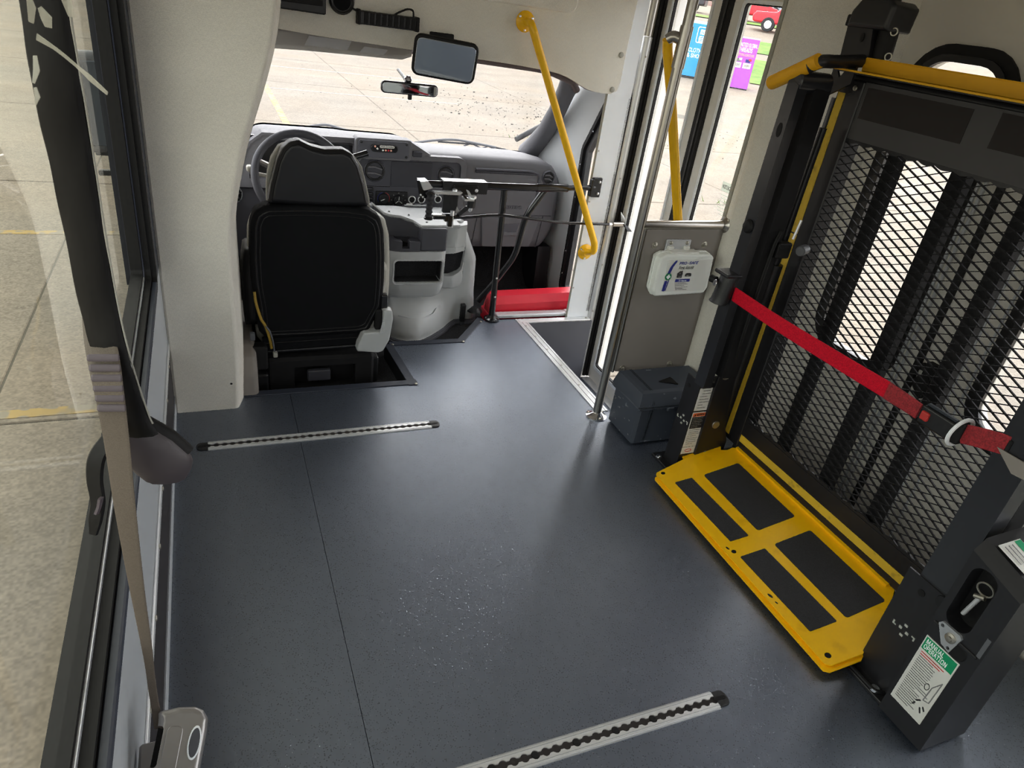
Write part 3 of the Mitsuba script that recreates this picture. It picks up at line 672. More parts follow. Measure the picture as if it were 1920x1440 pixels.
# passenger side: long shelf recess, lettering and glove box
part(d, 'shelf_lip', tube(bend([(1.285, 3.447, .634), (1.60, 3.446, .636), (1.655, 3.446, .622), (1.658, 3.447, .50)], .04), .006, 8), 'dash_dark')
part(d, 'shelf_groove', box(1.285, 1.64, 3.444, 3.455, .614, .628, .003), 'dark_panel')
part(d, 'raised_lettering', lettering('SERIES', .017, (1.452, 3.4515, .428), (1, 0, 0), (0, 0, 1), .0025, True, .125), 'dash_dark', False)
part(d, 'panel_seam', box(1.30, 1.765, 3.4495, 3.453, .392, .395), 'dark_panel', False)
gl = part(d, 'glove_box', pillow(sg.Polygon([(1.345, .385), (1.695, .385), (1.655, .215), (1.365, .215)]).buffer(-.004).buffer(.004), 'y', 3.440, 3.47, .006, 0), 'dash')
add(gl + '__handle_recess', ext(sg.Polygon([(1.47, .345), (1.572, .352), (1.555, .292), (1.485, .29)]), 'y', 3.4385, 3.442), 'dash_dark', False)
add(gl + '__handle', rbox(1.478, 1.562, 3.428, 3.446, .282, .303, .005), 'dash')
for x in (1.322, 1.712):
    part(d, 'panel_seam', ext([(x, .39), (x + .004, .39), (x - .014, .21), (x - .018, .21)], 'y', 3.4495, 3.4535), 'dark_panel', False)

# ------------------------------------------------------------------ steering wheel
s = thing('steering_wheel', 'dark grey steering wheel behind the driver seat headrest', 'steering wheel')
ax = unit(V(0, -.86, .51)); sc_ = V(.365, 3.075, .648); up2 = unit(V(0, .51, .86))
part(s, 'rim', torus(sc_, ax, .187, .0165, 64, 14), 'bezel')
part(s, 'hub', pillow(sg.Point(0, 0).buffer(.062), 'z', -.02, .03, .012), 'black_plastic')
hubm = scene.pop(s + '__hub')
hm = pillow(sg.Point(0, 0).buffer(.068), 'z', -.025, .03, .014); A = np.eye(4); A[:3, 0], A[:3, 1], A[:3, 2], A[:3, 3] = (1, 0, 0), up2, ax, sc_ - ax * .03
hm.apply_transform(A); part(s, 'hub', hm, 'black_plastic')
for t, w_ in ((160, .02), (20, .02), (215, .016), (325, .016)):
    e = math.cos(math.radians(t)) * V(1, 0, 0) + math.sin(math.radians(t)) * up2
    part(s, 'spoke', tube([sc_ - ax * .03 + e * .055, sc_ - ax * .018 + e * .12, sc_ + e * .184], [.016, .013, .012], 8), 'silver_paint')
part(s, 'column', cyl(sc_ - ax * .04, sc_ - ax * .40, .038), 'dash_dark')
part(s, 'gear_lever', tube(spline([sc_ - ax * .07 + V(.04, 0, 0), sc_ - ax * .05 + V(.13, 0, .05), sc_ - ax * .04 + V(.245, 0, .12)]), .010), 'black_plastic')
part(s, 'gear_lever_grip', tube([sc_ - ax * .04 + V(.205, 0, .098), sc_ - ax * .04 + V(.285, 0, .128)], .0155), 'black_gloss')
part(s, 'turn_stalk', tube([sc_ - ax * .06 - V(.04, 0, 0), sc_ - ax * .03 - V(.20, 0, -.02)], .008), 'seat_grey')
part(s, 'turn_stalk_knob', rbox(.148, .172, 3.09, 3.13, .655, .680, .009), 'seat_grey')

# ------------------------------------------------------------------ engine cover with organiser
e = thing('engine_cover', 'grey moulded engine cover with cup holder tray and storage pockets, right of the driver seat', 'engine cover')
S = [(-.065, [(.66, 3.418), (.69, 3.2), (.725, 2.95), (.78, 2.868), (.875, 2.852), (1.015, 2.962), (1.115, 3.072), (1.232, 3.10), (1.29, 3.418)]),
     (-.05, [(.66, 3.418), (.69, 3.2), (.727, 2.953), (.782, 2.872), (.876, 2.857), (1.012, 2.965), (1.113, 3.073), (1.230, 3.10), (1.29, 3.418)]),
     (-.04, [(.66, 3.418), (.695, 3.2), (.735, 2.965), (.79, 2.89), (.88, 2.877), (1.005, 2.975), (1.105, 3.078), (1.222, 3.10), (1.285, 3.418)]),
     (.03, [(.66, 3.418), (.695, 3.2), (.735, 2.965), (.79, 2.893), (.88, 2.885), (.995, 2.978), (1.10, 3.075), (1.220, 3.095), (1.28, 3.418)]),
     (.065, [(.665, 3.418), (.70, 3.2), (.738, 2.985), (.79, 2.935), (.88, 2.93), (.985, 2.99), (1.09, 3.065), (1.214, 3.09), (1.275, 3.418)]),
     (.10, [(.67, 3.418), (.70, 3.2), (.738, 3.02), (.79, 2.995), (.88, 2.992), (.975, 3.01), (1.08, 3.05), (1.208, 3.085), (1.27, 3.418)]),
     (.28, [(.67, 3.418), (.70, 3.2), (.738, 3.03), (.79, 3.02), (.88, 3.02), (.96, 3.025), (1.07, 3.04), (1.195, 3.07), (1.25, 3.418)]),
     (.48, [(.67, 3.418), (.70, 3.2), (.738, 3.03), (.79, 3.025), (.88, 3.025), (.95, 3.03), (1.03, 3.035), (1.105, 3.05), (1.18, 3.418)]),
     (.49, [(.68, 3.415), (.71, 3.2), (.745, 3.05), (.80, 3.045), (.88, 3.045), (.95, 3.05), (1.02, 3.055), (1.085, 3.07), (1.16, 3.415)])]
rings = []
for z, p in S:
    q = spline(p, 5); back = np.c_[np.linspace(q[-1][0], q[0][0], 6)[1:-1], np.full(4, 3.418 if z < .485 else 3.415)]
    tilt = 0 if z < .4 else 1
    a = np.vstack([q, back]); rings.append(np.c_[a, np.full(len(a), z) - tilt * .10 * np.clip((a[:, 1] - 3.05) / .42, 0, 1)])
part(e, 'body', loft(rings), 'cover_grey', 40)
base = np.vstack([spline(S[1][1], 5)]); part(e, 'base_flange', tube(np.c_[base, np.full(len(base), -.058)][8:38], .012, 8), 'bezel')
part(e, 'base_flange', tube(np.c_[base * 1.0 + V(.0, -.012), np.full(len(base), -.062)][8:38], .010, 8), 'bezel')
part(e, 'shadow_groove', tube(spline([(.78, 2.925, .058), (.86, 2.905, .045), (.95, 2.945, .045), (.985, 2.985, .06)]), .004, 6), 'cover_grey')  # raised bead in the same grey as the body
# organiser: grey body with an open pocket, dark top with cup holder
ob = sg.Polygon([(.695, 3.03), (.695, 2.965), (.735, 2.935), (.775, 2.92), (.965, 2.92), (.99, 2.935), (.992, 3.03)])
def oring(z, dy, dx=0): return [(x - dx if x > .9 else x + dx * .3, min(3.03, y + dy), z) for x, y in ring_pts(ob, 60, (.85, 2.975))]
body = loft([oring(.372, 0), oring(.30, .0), oring(.20, .004), oring(.155, .016, .01), oring(.135, .034, .02), oring(.128, .055, .03)])
pk = pillow(rrect(.748, .976, .222, .330, .016), 'y', 2.88, 3.015, 0, 0)
o = part(e, 'organiser', cut(body, pk), 'cover_grey', 30)
add(o + '__pocket_liner', box(.740, .985, 2.995, 3.012, .215, .335), 'carpet', False)  # near-black sheet added to paint the dark inside of the pocket
add(o + '__pocket_floor', join(box(.749, .975, 2.935, 3.01, .2225, .226), box(.749, .752, 2.935, 3.0, .225, .328), box(.972, .975, 2.945, 3.0, .225, .328), box(.75, .975, 2.935, 3.0, .326, .329)), 'carpet', False)  # sides and bottom blackened too, as painted shade in the pocket
add(o + '__pocket_rim', ext(rrect(.742, .982, .216, .336, .018).difference(rrect(.748, .976, .222, .330, .016)), 'y', 2.9165, 2.922), 'cover_grey')
# dark upper block, tray and the curved wall behind the cup
bl = pillow(rrect(.862, .988, .374, .480, .008), 'y', 2.922, 3.05, .010, .0)
part(e, 'top_block', bl, 'bezel')
tr = ext(sg.Polygon([(.698, 3.05), (.698, 2.962), (.737, 2.933), (.775, 2.918), (.862, 2.918), (.862, 3.05)]), 'z', .374, .420)
tr = cut(tr, cyl((.790, 2.985, .385), (.790, 2.985, .45), .037, 32), box(.778, .812, 2.90, 2.97, .388, .45))
part(e, 'cup_tray', tr, 'bezel', 25)
part(e, 'cup_well', cyl((.790, 2.985, .376), (.790, 2.985, .387), .037), 'rubber')
wl = []
for t in np.linspace(0, 1, 14):
    x = .66 + t * .205; y = 3.008 - .030 * max(0, (t - .62) / .38) ** 2 * 1.2; z = np.interp(t, [0, .2, .35, .65, .85, 1.0], [.560, .520, .508, .502, .490, .474]) - .003
    wl.append([(x, y, .415), (x, y, z), (x, y + .018, z + .003), (x, y + .018, .415)])
part(e, 'curved_wall', loft(wl), 'bezel', 50)
top = []
for t in np.linspace(0, 1, 16):
    x = .655 + t * .40; zf = np.interp(x, [.66, .70, .73, .79, .835, .862, 1.05], [.562, .522, .510, .504, .492, .482, .482]); yf = np.interp(x, [.66, .79, .85, .866, 1.06], [3.004, 3.003, 2.985, 2.935, 2.95])
    top.append([(x, yf, zf), (x, yf + .006, zf + .007), (x + .02, 3.20, min(zf, .50) + .0), (x + .03, 3.36, .452), (x + .03, 3.424, .431), (x + .03, 3.424, .419), (x, 3.2, zf - .04), (x, yf + .01, zf - .012)])
part(e, 'top_shelf', loft(top), 'cover_grey', 40)
for (x, y, z) in ((.745, 3.06, .514), (.835, 3.05, .503), (.905, 2.99, .489)):
    screw(e, (x, y, z), (0, -.2, 1), .005, 'black_plastic')
part(e, 'switch_plate', obox((.955, 3.33, .467), (1, 0, 0), (0, 1, -.28), (0, .28, 1), .13, .045, .006, .001), 'cover_grey', False)
for k in range(3):
    part(e, 'rocker_switch', obox((.912 + k * .042, 3.33, .472), (1, 0, 0), (0, 1, -.28), (0, .28, 1), .026, .024, .008, .002), ('label_white', 'kick_grey', 'kick_grey')[k], False)
# second pocket on the right flank
p2 = sg.Polygon([(1.00, 3.04), (1.0, 2.985), (1.05, 2.975), (1.105, 2.995), (1.125, 3.06)])
r2 = [[(x, y + dy, z) for x, y in ring_pts(p2, 40, (1.05, 3.01))] for z, dy in ((.372, .004), (.33, 0), (.20, 0), (.165, .014), (.15, .04))]
q2 = cut(loft(r2), pillow(sg.Polygon([(.97, .335), (1.108, .352), (1.098, .262), (1.082, .245), (1.04, .228), (.97, .225)]), 'y', 2.94, 3.035, 0, 0))
o2 = part(e, 'side_pocket', q2, 'cover_grey', 30); add(o2 + '__pocket_liner', box(.99, 1.115, 3.02, 3.034, .22, .36), 'carpet', False)  # near-black sheet again paints the shade inside this pocket
part(e, 'side_panel', loft([[(x, y, z) for x, y in ring_pts(p2, 40, (1.05, 3.01))] for z in (.374, .478)]), 'cover_grey', 30)
la = part(e, 'latch', rbox(1.135, 1.160, 3.035, 3.062, -.045, .05, .006), 'black_plastic')
add(la + '__pin', cyl((1.147, 3.045, -.064), (1.147, 3.045, -.045), .012), 'chrome')

# ------------------------------------------------------------------ driver seat
t = thing('driver_seat', 'black driver seat seen from behind, with a broad headrest and grey side covers', 'seat')
bk = sg.Polygon([(.133, .205), (.128, .30), (.117, .40), (.115, .50), (.122, .62), (.138, .665), (.175, .688), (.30, .694), (.45, .692), (.535, .682), (.580, .655), (.596, .60), (.604, .50), (.606, .40), (.602, .29), (.575, .235), (.553, .188), (.50, .178), (.30, .172), (.16, .172)]).buffer(.006).buffer(-.006)
part(t, 'backrest', pillow(bk, 'y', 2.500, 2.60, .022, .03, 120, 5), 'seat_cloth')
rim = bk.buffer(-.020).exterior
pp = np.array([rim.interpolate(k * rim.length / 90).coords[0] for k in range(91)])
part(t, 'piping', tube(np.c_[pp[:, 0], np.full(91, 2.502), pp[:, 1]], .0042, 6), 'seat_black')
rim = bk.buffer(-.034).exterior; pp = np.array([rim.interpolate(k * rim.length / 90).coords[0] for k in range(91)])
part(t, 'piping', tube(np.c_[pp[:, 0], np.full(91, 2.5005), pp[:, 1]], .0022, 6), 'seat_black')
fr = bk.buffer(.010)
def behind(poly, y):        # the outline that shows just past the rear shell when it stands at y
    k_ = y / 2.5; return affinity.affine_transform(poly, [k_, 0, 0, k_, 0, 1.425 * (1 - k_)])
part(t, 'front_cushion', pillow(behind(bk.buffer(.010), 2.64), 'y', 2.585, 2.70, .03, .05, 100, 4), 'seat_grey')
part(t, 'side_bolster', pillow([(.09, .20), (.085, .40), (.10, .50), (.16, .52), (.16, .2)], 'y', 2.56, 2.74, .03, .04), 'seat_black')
part(t, 'side_bolster', pillow([(.56, .22), (.56, .48), (.610, .47), (.634, .43), (.636, .38), (.620, .30), (.605, .24)], 'y', 2.55, 2.74, .03, .04), 'seat_grey')
hr = sg.Polygon([(.188, .700), (.200, .76), (.222, .842), (.240, .880), (.262, .902), (.290, .910), (.330, .893), (.375, .884), (.44, .888), (.468, .875), (.492, .84), (.512, .78), (.528, .715), (.530, .698), (.35, .694)]).buffer(.004)
part(t, 'headrest', pillow(hr, 'y', 2.500, 2.575, .02, .012, 110, 5), 'seat_black')
hf = sg.Polygon([(.181, .70), (.181, .76), (.187, .81), (.200, .857), (.224, .896), (.255, .909), (.29, .9105), (.335, .893), (.375, .885), (.44, .889), (.47, .877), (.496, .845), (.512, .79), (.526, .735), (.529, .70), (.35, .694)]).buffer(.003)
part(t, 'headrest_front', pillow(behind(hf, 2.60), 'y', 2.572, 2.64, .004, .035, 110, 5), 'seat_grey')
part(t, 'headrest_seam', tube(np.c_[np.array(hr.buffer(-.012).exterior.coords)[:, 0], np.full(len(hr.buffer(-.012).exterior.coords), 2.5035), np.array(hr.buffer(-.012).exterior.coords)[:, 1]], .0022, 6), 'seat_cloth')
part(t, 'cushion', pillow(rrect(.12, .62, 2.60, 3.06, .07), 'z', .07, .235, .02, .05), 'seat_black')
part(t, 'lower_flap', pillow([(.145, .172), (.555, .182), (.545, .125), (.15, .112)], 'y', 2.515, 2.54, .008), 'seat_cloth')
part(t, 'flap_seam', tube([(.15, 2.513, .150), (.35, 2.513, .155), (.55, 2.513, .160)], .002, 6), 'seat_black')
part(t, 'frame_rail', tube([(.14, 2.53, .108), (.36, 2.53, .112), (.58, 2.53, .118)], .010), 'black_plastic')
part(t, 'pedestal', cut(box(.155, .578, 2.50, 2.95, -.064, .085, .012), box(.26, .50, 2.45, 2.55, -.05, .045)), 'black_soft', 25)
part(t, 'pedestal_lid', box(.31, .40, 2.495, 2.52, -.022, .025, .004), 'dark_panel', False)
part(t, 'seat_slide', box(.115, .16, 2.48, 2.95, -.06, .03, .006), 'black_plastic', False)
part(t, 'seat_slide', box(.575, .60, 2.52, 2.95, -.06, .06, .006), 'black_plastic', False)
rc = sg.Polygon([(.528, .190), (.60, .193), (.606, .200), (.604, .285), (.632, .285), (.637, .25), (.626, .16), (.603, .112), (.585, .106), (.503, .118), (.508, .145)]).buffer(.004)
part(t, 'recliner_cover', pillow(rc, 'y', 2.475, 2.52, .006), 'cover_grey')
part(t, 'recliner_hinge', box(.572, .600, 2.49, 2.52, .20, .285, .004), 'rubber', False)
part(t, 'belt_buckle', rbox(.595, .622, 2.50, 2.53, .285, .345, .006), 'black_gloss')
part(t, 'buckle_tongue', box(.578, .592, 2.495, 2.50, .245, .268, .002), 'chrome', False)
part(t, 'lever_bracket', box(.10, .16, 2.46, 2.52, .06, .16, .008), 'rubber', False)
part(t, 'wire', tube(spline([(.125, 2.50, .37), (.128, 2.49, .33), (.142, 2.485, .27), (.158, 2.485, .235), (.17, 2.485, .185), (.176, 2.49, .14)]), .005, 8), 'wire_yellow')
part(t, 'wire', tube(spline([(.158, 2.48, .24), (.172, 2.478, .215), (.182, 2.48, .17), (.186, 2.49, .12)]), .003, 6), 'kick_grey')
part(t, 'connector', rbox(.180, .197, 2.475, 2.50, .105, .125, .005), 'seat_grey')
part(t, 'side_buckle', rbox(.100, .118, 2.47, 2.49, .185, .215, .004), 'kick_grey')
# ------------------------------------------------------------------ on the header
m = thing('wide_mirror', 'wide rectangular interior mirror with black rim hung from the header', 'mirror')
mr = rrect(.738, .972, 1.124, 1.264, .024)
def tiltm(mesh, px0=.855, pz=1.19, yaw=0.0, pitch=0.0, y=2.75, roll=0.0):
    for ang, a in ((yaw, (0, 0, 1)), (pitch, (1, 0, 0)), (roll, (0, 1, 0))):
        if ang: mesh.apply_transform(trimesh.transformations.rotation_matrix(math.radians(ang), a, (px0, y, pz)))
    return mesh
part(m, 'rim', tiltm(pillow(mr.buffer(.004), 'y', 2.738, 2.765, .008, .01), roll=.3, yaw=-13, pitch=12), 'rubber')
part(m, 'glass', tiltm(pillow(mr.buffer(-.006), 'y', 2.734, 2.745, .002, 0), roll=.3, yaw=-13, pitch=12), 'mirror')
part(m, 'arm', tube(bend([(.85, 2.76, 1.20), (.86, 2.85, 1.225), (.885, 2.915, 1.25)], .03), .010), 'black_plastic')
br = part(m, 'bracket', box(.840, .938, 2.918, 2.932, 1.220, 1.272, .003), 'rubber')
for x in (.858, .922):
    add(br + '__screw', lathe([(.007, 0), (.006, .003), (0, .005)], (x, 2.918, 1.25), (0, -1, 0), 12), 'chrome')
m = thing('rear_view_mirror', 'small slim rear view mirror in front of the windscreen', 'mirror')
sh = rrect(.742, 1.006, .982, 1.034, .018)
part(m, 'housing', pillow(sh, 'y', 3.30, 3.33, .006, .012), 'black_plastic')
part(m, 'glass', tiltm(pillow(sh.buffer(-.005), 'y', 3.297, 3.306, .002, 0)), 'mirror')
part(m, 'stem', tube([(.868, 3.322, 1.025), (.870, 3.42, 1.045), (.872, 3.535, 1.06)], .007), 'black_plastic')
part(m, 'mount_ball', lathe([(.004, -.012), (.016, -.006), (.018, .004), (.010, .014), (0, .016)], (.868, 3.325, 1.044), (0, -.4, 1), 18), 'chrome')
part(m, 'day_night_tab', rbox(.866, .884, 3.298, 3.312, .962, .985, .004), 'black_plastic')
v = thing('sun_visor', 'long folded grey sun visor with labels above the windscreen', 'sun visor')
vp = sg.Polygon([(.20, 1.20), (.20, 1.120), (.27, 1.123), (.40, 1.128), (.60, 1.131), (.72, 1.132), (.80, 1.134), (.842, 1.15), (.842, 1.172), (.80, 1.186), (.6, 1.196)]).buffer(.006).buffer(-.006)
part(v, 'panel', tiltm(pillow(vp, 'y', 3.185, 3.215, .012, .012, 100), .5, 1.19, pitch=-24, y=3.2), 'visor')
for a, b, c, d2 in ((.395, .585, 1.142, 1.178), (.615, .735, 1.138, 1.160)):
    part(v, 'label', tiltm(ext(sg.Polygon([(a, c), (b - .02, c - .002), (b, d2), (a + .02, d2 + .002)]), 'y', 3.1825, 3.184), .5, 1.19, pitch=-24, y=3.2), 'visor_label', False)
part(v, 'pivot_rod', cyl((.20, 3.21, 1.195), (.84, 3.215, 1.19), .006), 'seat_grey')
b = thing('camera_recorder', 'flat black box at the left end of the header', 'electronics box')
part(b, 'case', tiltm(box(.235, .436, 2.88, 2.93, 1.283, 1.40, .005), .44, 1.28, roll=1.0, y=2.9), 'black_plastic')
part(b, 'front_plate', box(.25, .425, 2.877, 2.882, 1.31, 1.39, .002), 'rubber', False)
part(b, 'vent_slot', box(.29, .39, 2.8755, 2.8775, 1.335, 1.337), 'kick_grey', False)
b = thing('loudspeaker', 'round black loudspeaker between the two black boxes on the header', 'loudspeaker')
part(b, 'ring', lathe([(.045, 0), (.046, .012), (.040, .022), (.034, .018)], (.498, 2.93, 1.335), (0, -1, 0), 36), 'black_plastic')
part(b, 'grille', lathe([(.036, .016), (.028, .020), (0, .021)], (.498, 2.93, 1.335), (0, -1, 0), 30), 'seat_cloth')
b = thing('amplifier', 'long black finned box with a cable on the header above the visor', 'electronics box')
part(b, 'body', rbox(.556, .782, 2.885, 2.93, 1.268, 1.314, .006), 'black_plastic')
for k in range(9):
    part(b, 'fin', box(.575 + k * .0225, .590 + k * .0225, 2.881, 2.888, 1.272, 1.310, .0015), 'rubber', False)
part(b, 'end_cap', box(.772, .786, 2.882, 2.93, 1.265, 1.316, .003), 'rubber', False)
part(b, 'end_cap', box(.552, .562, 2.882, 2.93, 1.266, 1.318, .003), 'rubber', False)
part(b, 'cable', tube(spline([(.69, 2.905, 1.312), (.71, 2.90, 1.325), (.74, 2.90, 1.338), (.762, 2.905, 1.335), (.766, 2.905, 1.314)]), .0035, 8), 'rubber')
part(b, 'cable', tube(spline([(.515, 2.92, 1.322), (.53, 2.915, 1.318), (.556, 2.905, 1.308)]), .0035, 8), 'rubber')

# ------------------------------------------------------------------ yellow rail by the entrance
r = thing('yellow_grab_rail', 'slanting yellow grab rail from the header down to the white door post', 'handrail')
pts = bend([(1.236, 2.925, 1.352), (1.236, 2.865, 1.350), (1.247, 2.855, 1.325), (1.722, 2.855, .440), (1.731, 2.862, .395), (1.729, 2.94, .366)], .045, 6)
part(r, 'tube', tube(pts, .0165, 18), 'yellow')
for p, n in (((1.236, 2.928, 1.352), (0, -1, 0)), ((1.729, 2.943, .366), (0, -1, 0))):
    f = part(r, 'flange', lathe([(.040, 0), (.040, .004), (.030, .009), (.020, .018), (.017, .024)], p, n, 28), 'yellow')
    for a in (.5, 2.6, 4.7):
        q = V(*p) + V(math.cos(a), 0, math.sin(a)) * .031
        add(f + '__screw', lathe([(.0065, .006), (.005, .011), (0, .012)], q, n, 10), 'chrome')

# ------------------------------------------------------------------ black barrier between cab and entrance
r = thing('black_barrier_rail', 'black tubular barrier with two legs right of the engine cover', 'railing')
part(r, 'crossbar', tube([(.86, 2.93, .677), (1.45, 2.93, .681)], .0165, 18), 'black_gloss')
part(r, 'crossbar_sleeve', tube([(1.40, 2.93, .6805), (1.560, 2.93, .685)], .0185, 18), 'black_gloss')
part(r, 'crossbar_end', tube([(1.55, 2.93, .684), (1.71, 2.938, .691)], .0125, 16), 'black_gloss')
wb = part(r, 'wall_bracket', box(1.694, 1.742, 2.928, 2.946, .646, .738, .003), 'black_plastic')
for z in (.665, .720):
    add(wb + '__bolt', lathe([(.0075, 0), (.006, .004), (0, .006)], (1.728, 2.928, z), (0, -1, 0), 12), 'chrome')
part(r, 'bracket_tab', box(1.683, 1.697, 2.92, 2.95, .650, .732, .003), 'black_plastic')
part(r, 'leg', tube([(1.243, 2.935, .665), (1.258, 2.945, .30), (1.272, 2.957, .004)], .0150, 16), 'black_gloss')
fl = part(r, 'floor_flange', lathe([(.040, 0), (.039, .005), (.026, .010), (.018, .022)], (1.272, 2.957, .005), (0, 0, 1), 28), 'black_gloss')
for a in (.9, 3.0, 5.1):
    add(fl + '__screw', lathe([(.006, .004), (.005, .009), (0, .010)], (1.272 + .03 * math.cos(a), 2.957 + .03 * math.sin(a), .005), (0, 0, 1), 10), 'chrome')
part(r, 'leg', tube(bend([(1.452, 2.94, .672), (1.378, 2.955, .540), (1.362, 2.975, .335), (1.30, 3.02, .19), (1.23, 3.06, .06)], .05), .0150, 16), 'black_gloss')
part(r, 'leg_foot', lathe([(.04, 0), (.038, .006), (.018, .02)], (1.22, 3.07, -.0), (0, 0, 1), 24), 'black_plastic')
for p in ((1.264, 2.931, .135), (1.259, 2.928, .235)):
    screw(r, p, (.2, -1, 0), .005, 'chrome')

# ------------------------------------------------------------------ manual door opener on the barrier
o = thing('door_opener', 'chrome and black lever mechanism with ribbed grip on the end of the black barrier', 'door lever')
part(o, 'channel', box(.940, 1.145, 2.895, 2.912, .650, .700, .002), 'black_steel', False)
part(o, 'channel_top', box(.940, 1.145, 2.895, 2.952, .698, .702, .001), 'black_gloss', False)
part(o, 'cover_plate', pillow(rrect(.982, 1.098, .648, .690, .008), 'y', 2.887, 2.897, .002), 'black_gloss')
screw(o, (1.090, 2.887, .668), (0, -1, 0), .008, 'lever_bright')
part(o, 'hanger_plate', box(.945, 1.012, 2.895, 2.915, .562, .665, .003), 'black_steel', False)
hb_ = part(o, 'handle_bracket', hull([(.828, 2.87, .702), (.862, 2.87, .705), (.885, 2.87, .676), (.846, 2.87, .664), (.828, 2.93, .702), (.862, 2.93, .705), (.885, 2.93, .676), (.846, 2.93, .664)]), 'lever_bright')
part(o, 'bracket_side', ext([(.822, .700), (.834, .700), (.852, .665), (.870, .660), (.872, .625), (.838, .628)], 'y', 2.89, 2.91), 'black_gloss', False)
for (x, z) in ((.838, .640), (.848, .632), (.905, .640), (.915, .648)):
    screw(o, (x, 2.888, z), (0, -1, 0), .005, 'lever_bright')
gp = []
for k in range(25):
    z = .556 + k * .0041; rr = .0142 + .0022 * math.sin(k * 1.35); gp.append((rr, z - .556))
part(o, 'grip', lathe([(.010, -.003)] + gp + [(.015, .104), (.008, .108)], (.872, 2.862, .552), (0, 0, 1), 20), 'grip_pad')
part(o, 'grip_cap', lathe([(.020, 0), (.021, .006), (.012, .012)], (.872, 2.862, .652), (0, 0, 1), 20), 'black_gloss')
part(o, 'grip_foot', lathe([(.019, 0), (.020, .006), (.012, .012)], (.872, 2.862, .543), (0, 0, 1), 20), 'black_gloss')
part(o, 'link_plate', hull([(.888, 2.86, .664), (.985, 2.86, .668), (1.018, 2.86, .664), (1.018, 2.895, .664), (.888, 2.89, .664), (.888, 2.86, .654), (1.005, 2.86, .652), (1.005, 2.895, .652), (.888, 2.89, .654)]), 'lever_bright')
part(o, 'link_bend', hull([(1.005, 2.862, .664), (1.020, 2.862, .660), (1.052, 2.862, .632), (1.040, 2.862, .630), (1.005, 2.90, .664), (1.020, 2.90, .660), (1.052, 2.90, .632), (1.040, 2.90, .630)]), 'black_gloss')
part(o, 'link_end', hull([(1.030, 2.86, .636), (1.075, 2.86, .636), (1.082, 2.88, .636), (1.03, 2.90, .636), (1.030, 2.86, .628), (1.075, 2.86, .628), (1.082, 2.88, .628), (1.03, 2.90, .628)]), 'lever_bright')
part(o, 'strut', hull([(1.040, 2.885, .672), (1.052, 2.885, .668), (1.076, 2.885, .640), (1.06, 2.885, .636), (1.04, 2.90, .672), (1.06, 2.90, .636)]), 'lever_bright')
part(o, 'pivot_nut', lathe([(.015, 0), (.015, .010), (.011, .013), (0, .013)], (1.075, 2.88, .636), (0, 0, 1), 6), 'lever_bright', False)
part(o, 'pivot_nut', lathe([(.011, 0), (.011, .009), (0, .011)], (.985, 2.875, .666), (0, 0, 1), 6), 'lever_bright', False)
part(o, 'pivot_boss', cyl((1.070, 2.882, .594), (1.070, 2.882, .632), .0185, 24, c=.003), 'black_plastic')
part(o, 'pivot_bolt', lathe([(.010, 0), (.010, .012), (.004, .020), (0, .021)], (1.068, 2.882, .594), (0, 0, -1), 8), 'lever_bright', False)
part(o, 'crank_arm', hull([(1.062, 2.875, .600), (1.062, 2.895, .600), (1.040, 2.875, .600), (1.040, 2.895, .590), (1.008, 2.875, .566), (1.008, 2.895, .560), (1.02, 2.875, .556), (1.055, 2.875, .584)]), 'black_steel')
part(o, 'base_plate', box(.878, 1.018, 2.868, 2.905, .552, .558, .002), 'black_gloss', False)
part(o, 'base_strip', box(.892, .952, 2.866, 2.880, .556, .562, .001), 'lever_bright', False)
part(o, 'adjuster_nut', cyl((.982, 2.872, .558), (.982, 2.872, .580), .0095, 6), 'lever_bright', False)
part(o, 'corner_gusset', hull([(1.008, 2.89, .592), (1.008, 2.90, .592), (1.032, 2.89, .560), (1.032, 2.90, .560), (1.0, 2.89, .560), (1.0, 2.9, .560)]), 'lever_bright')
part(o, 'stop_block', box(.965, .985, 2.868, 2.890, .508, .556, .003), 'black_gloss', False)
part(o, 'stop_edge', box(.985, .990, 2.868, 2.892, .505, .556, .001), 'lever_bright', False)
r = thing('door_link_rod', 'thin black bent rod running from the lever to the entrance door', 'rod')
part(r, 'rod', tube(bend([(.900, 2.88, .5455), (1.035, 2.88, .547), (1.205, 2.88, .5645), (1.46, 2.882, .540), (1.555, 2.884, .531), (1.805, 2.888, .527)], .05), .0065, 12), 'black_gloss')
part(r, 'sleeve', cyl((.900, 2.88, .5455), (.955, 2.88, .546), .008), 'rubber')
part(r, 'clamp', box(.950, .966, 2.87, 2.892, .53, .558, .002), 'black_gloss', False)
part(r, 'lock_nut', cyl((1.80, 2.888, .527), (1.818, 2.888, .527), .010, 6), 'chrome', False)
part(r, 'clevis', rbox(1.815, 1.885, 2.875, 2.905, .517, .541, .008), 'stainless')
part(r, 'clevis_bracket', hull([(1.875, 2.87, .535), (1.90, 2.87, .525), (1.925, 2.86, .500), (1.90, 2.86, .500), (1.875, 2.90, .535), (1.925, 2.89, .500)]), 'black_steel')
part(r, 'clevis_plate', hull([(1.862, 2.90, .585), (1.866, 2.89, .545), (1.905, 2.88, .540), (1.868, 2.905, .585), (1.905, 2.89, .540)]), 'alu_bright')
screw(r, (1.905, 2.868, .518), (-.5, -1, 0), .006, 'chrome')

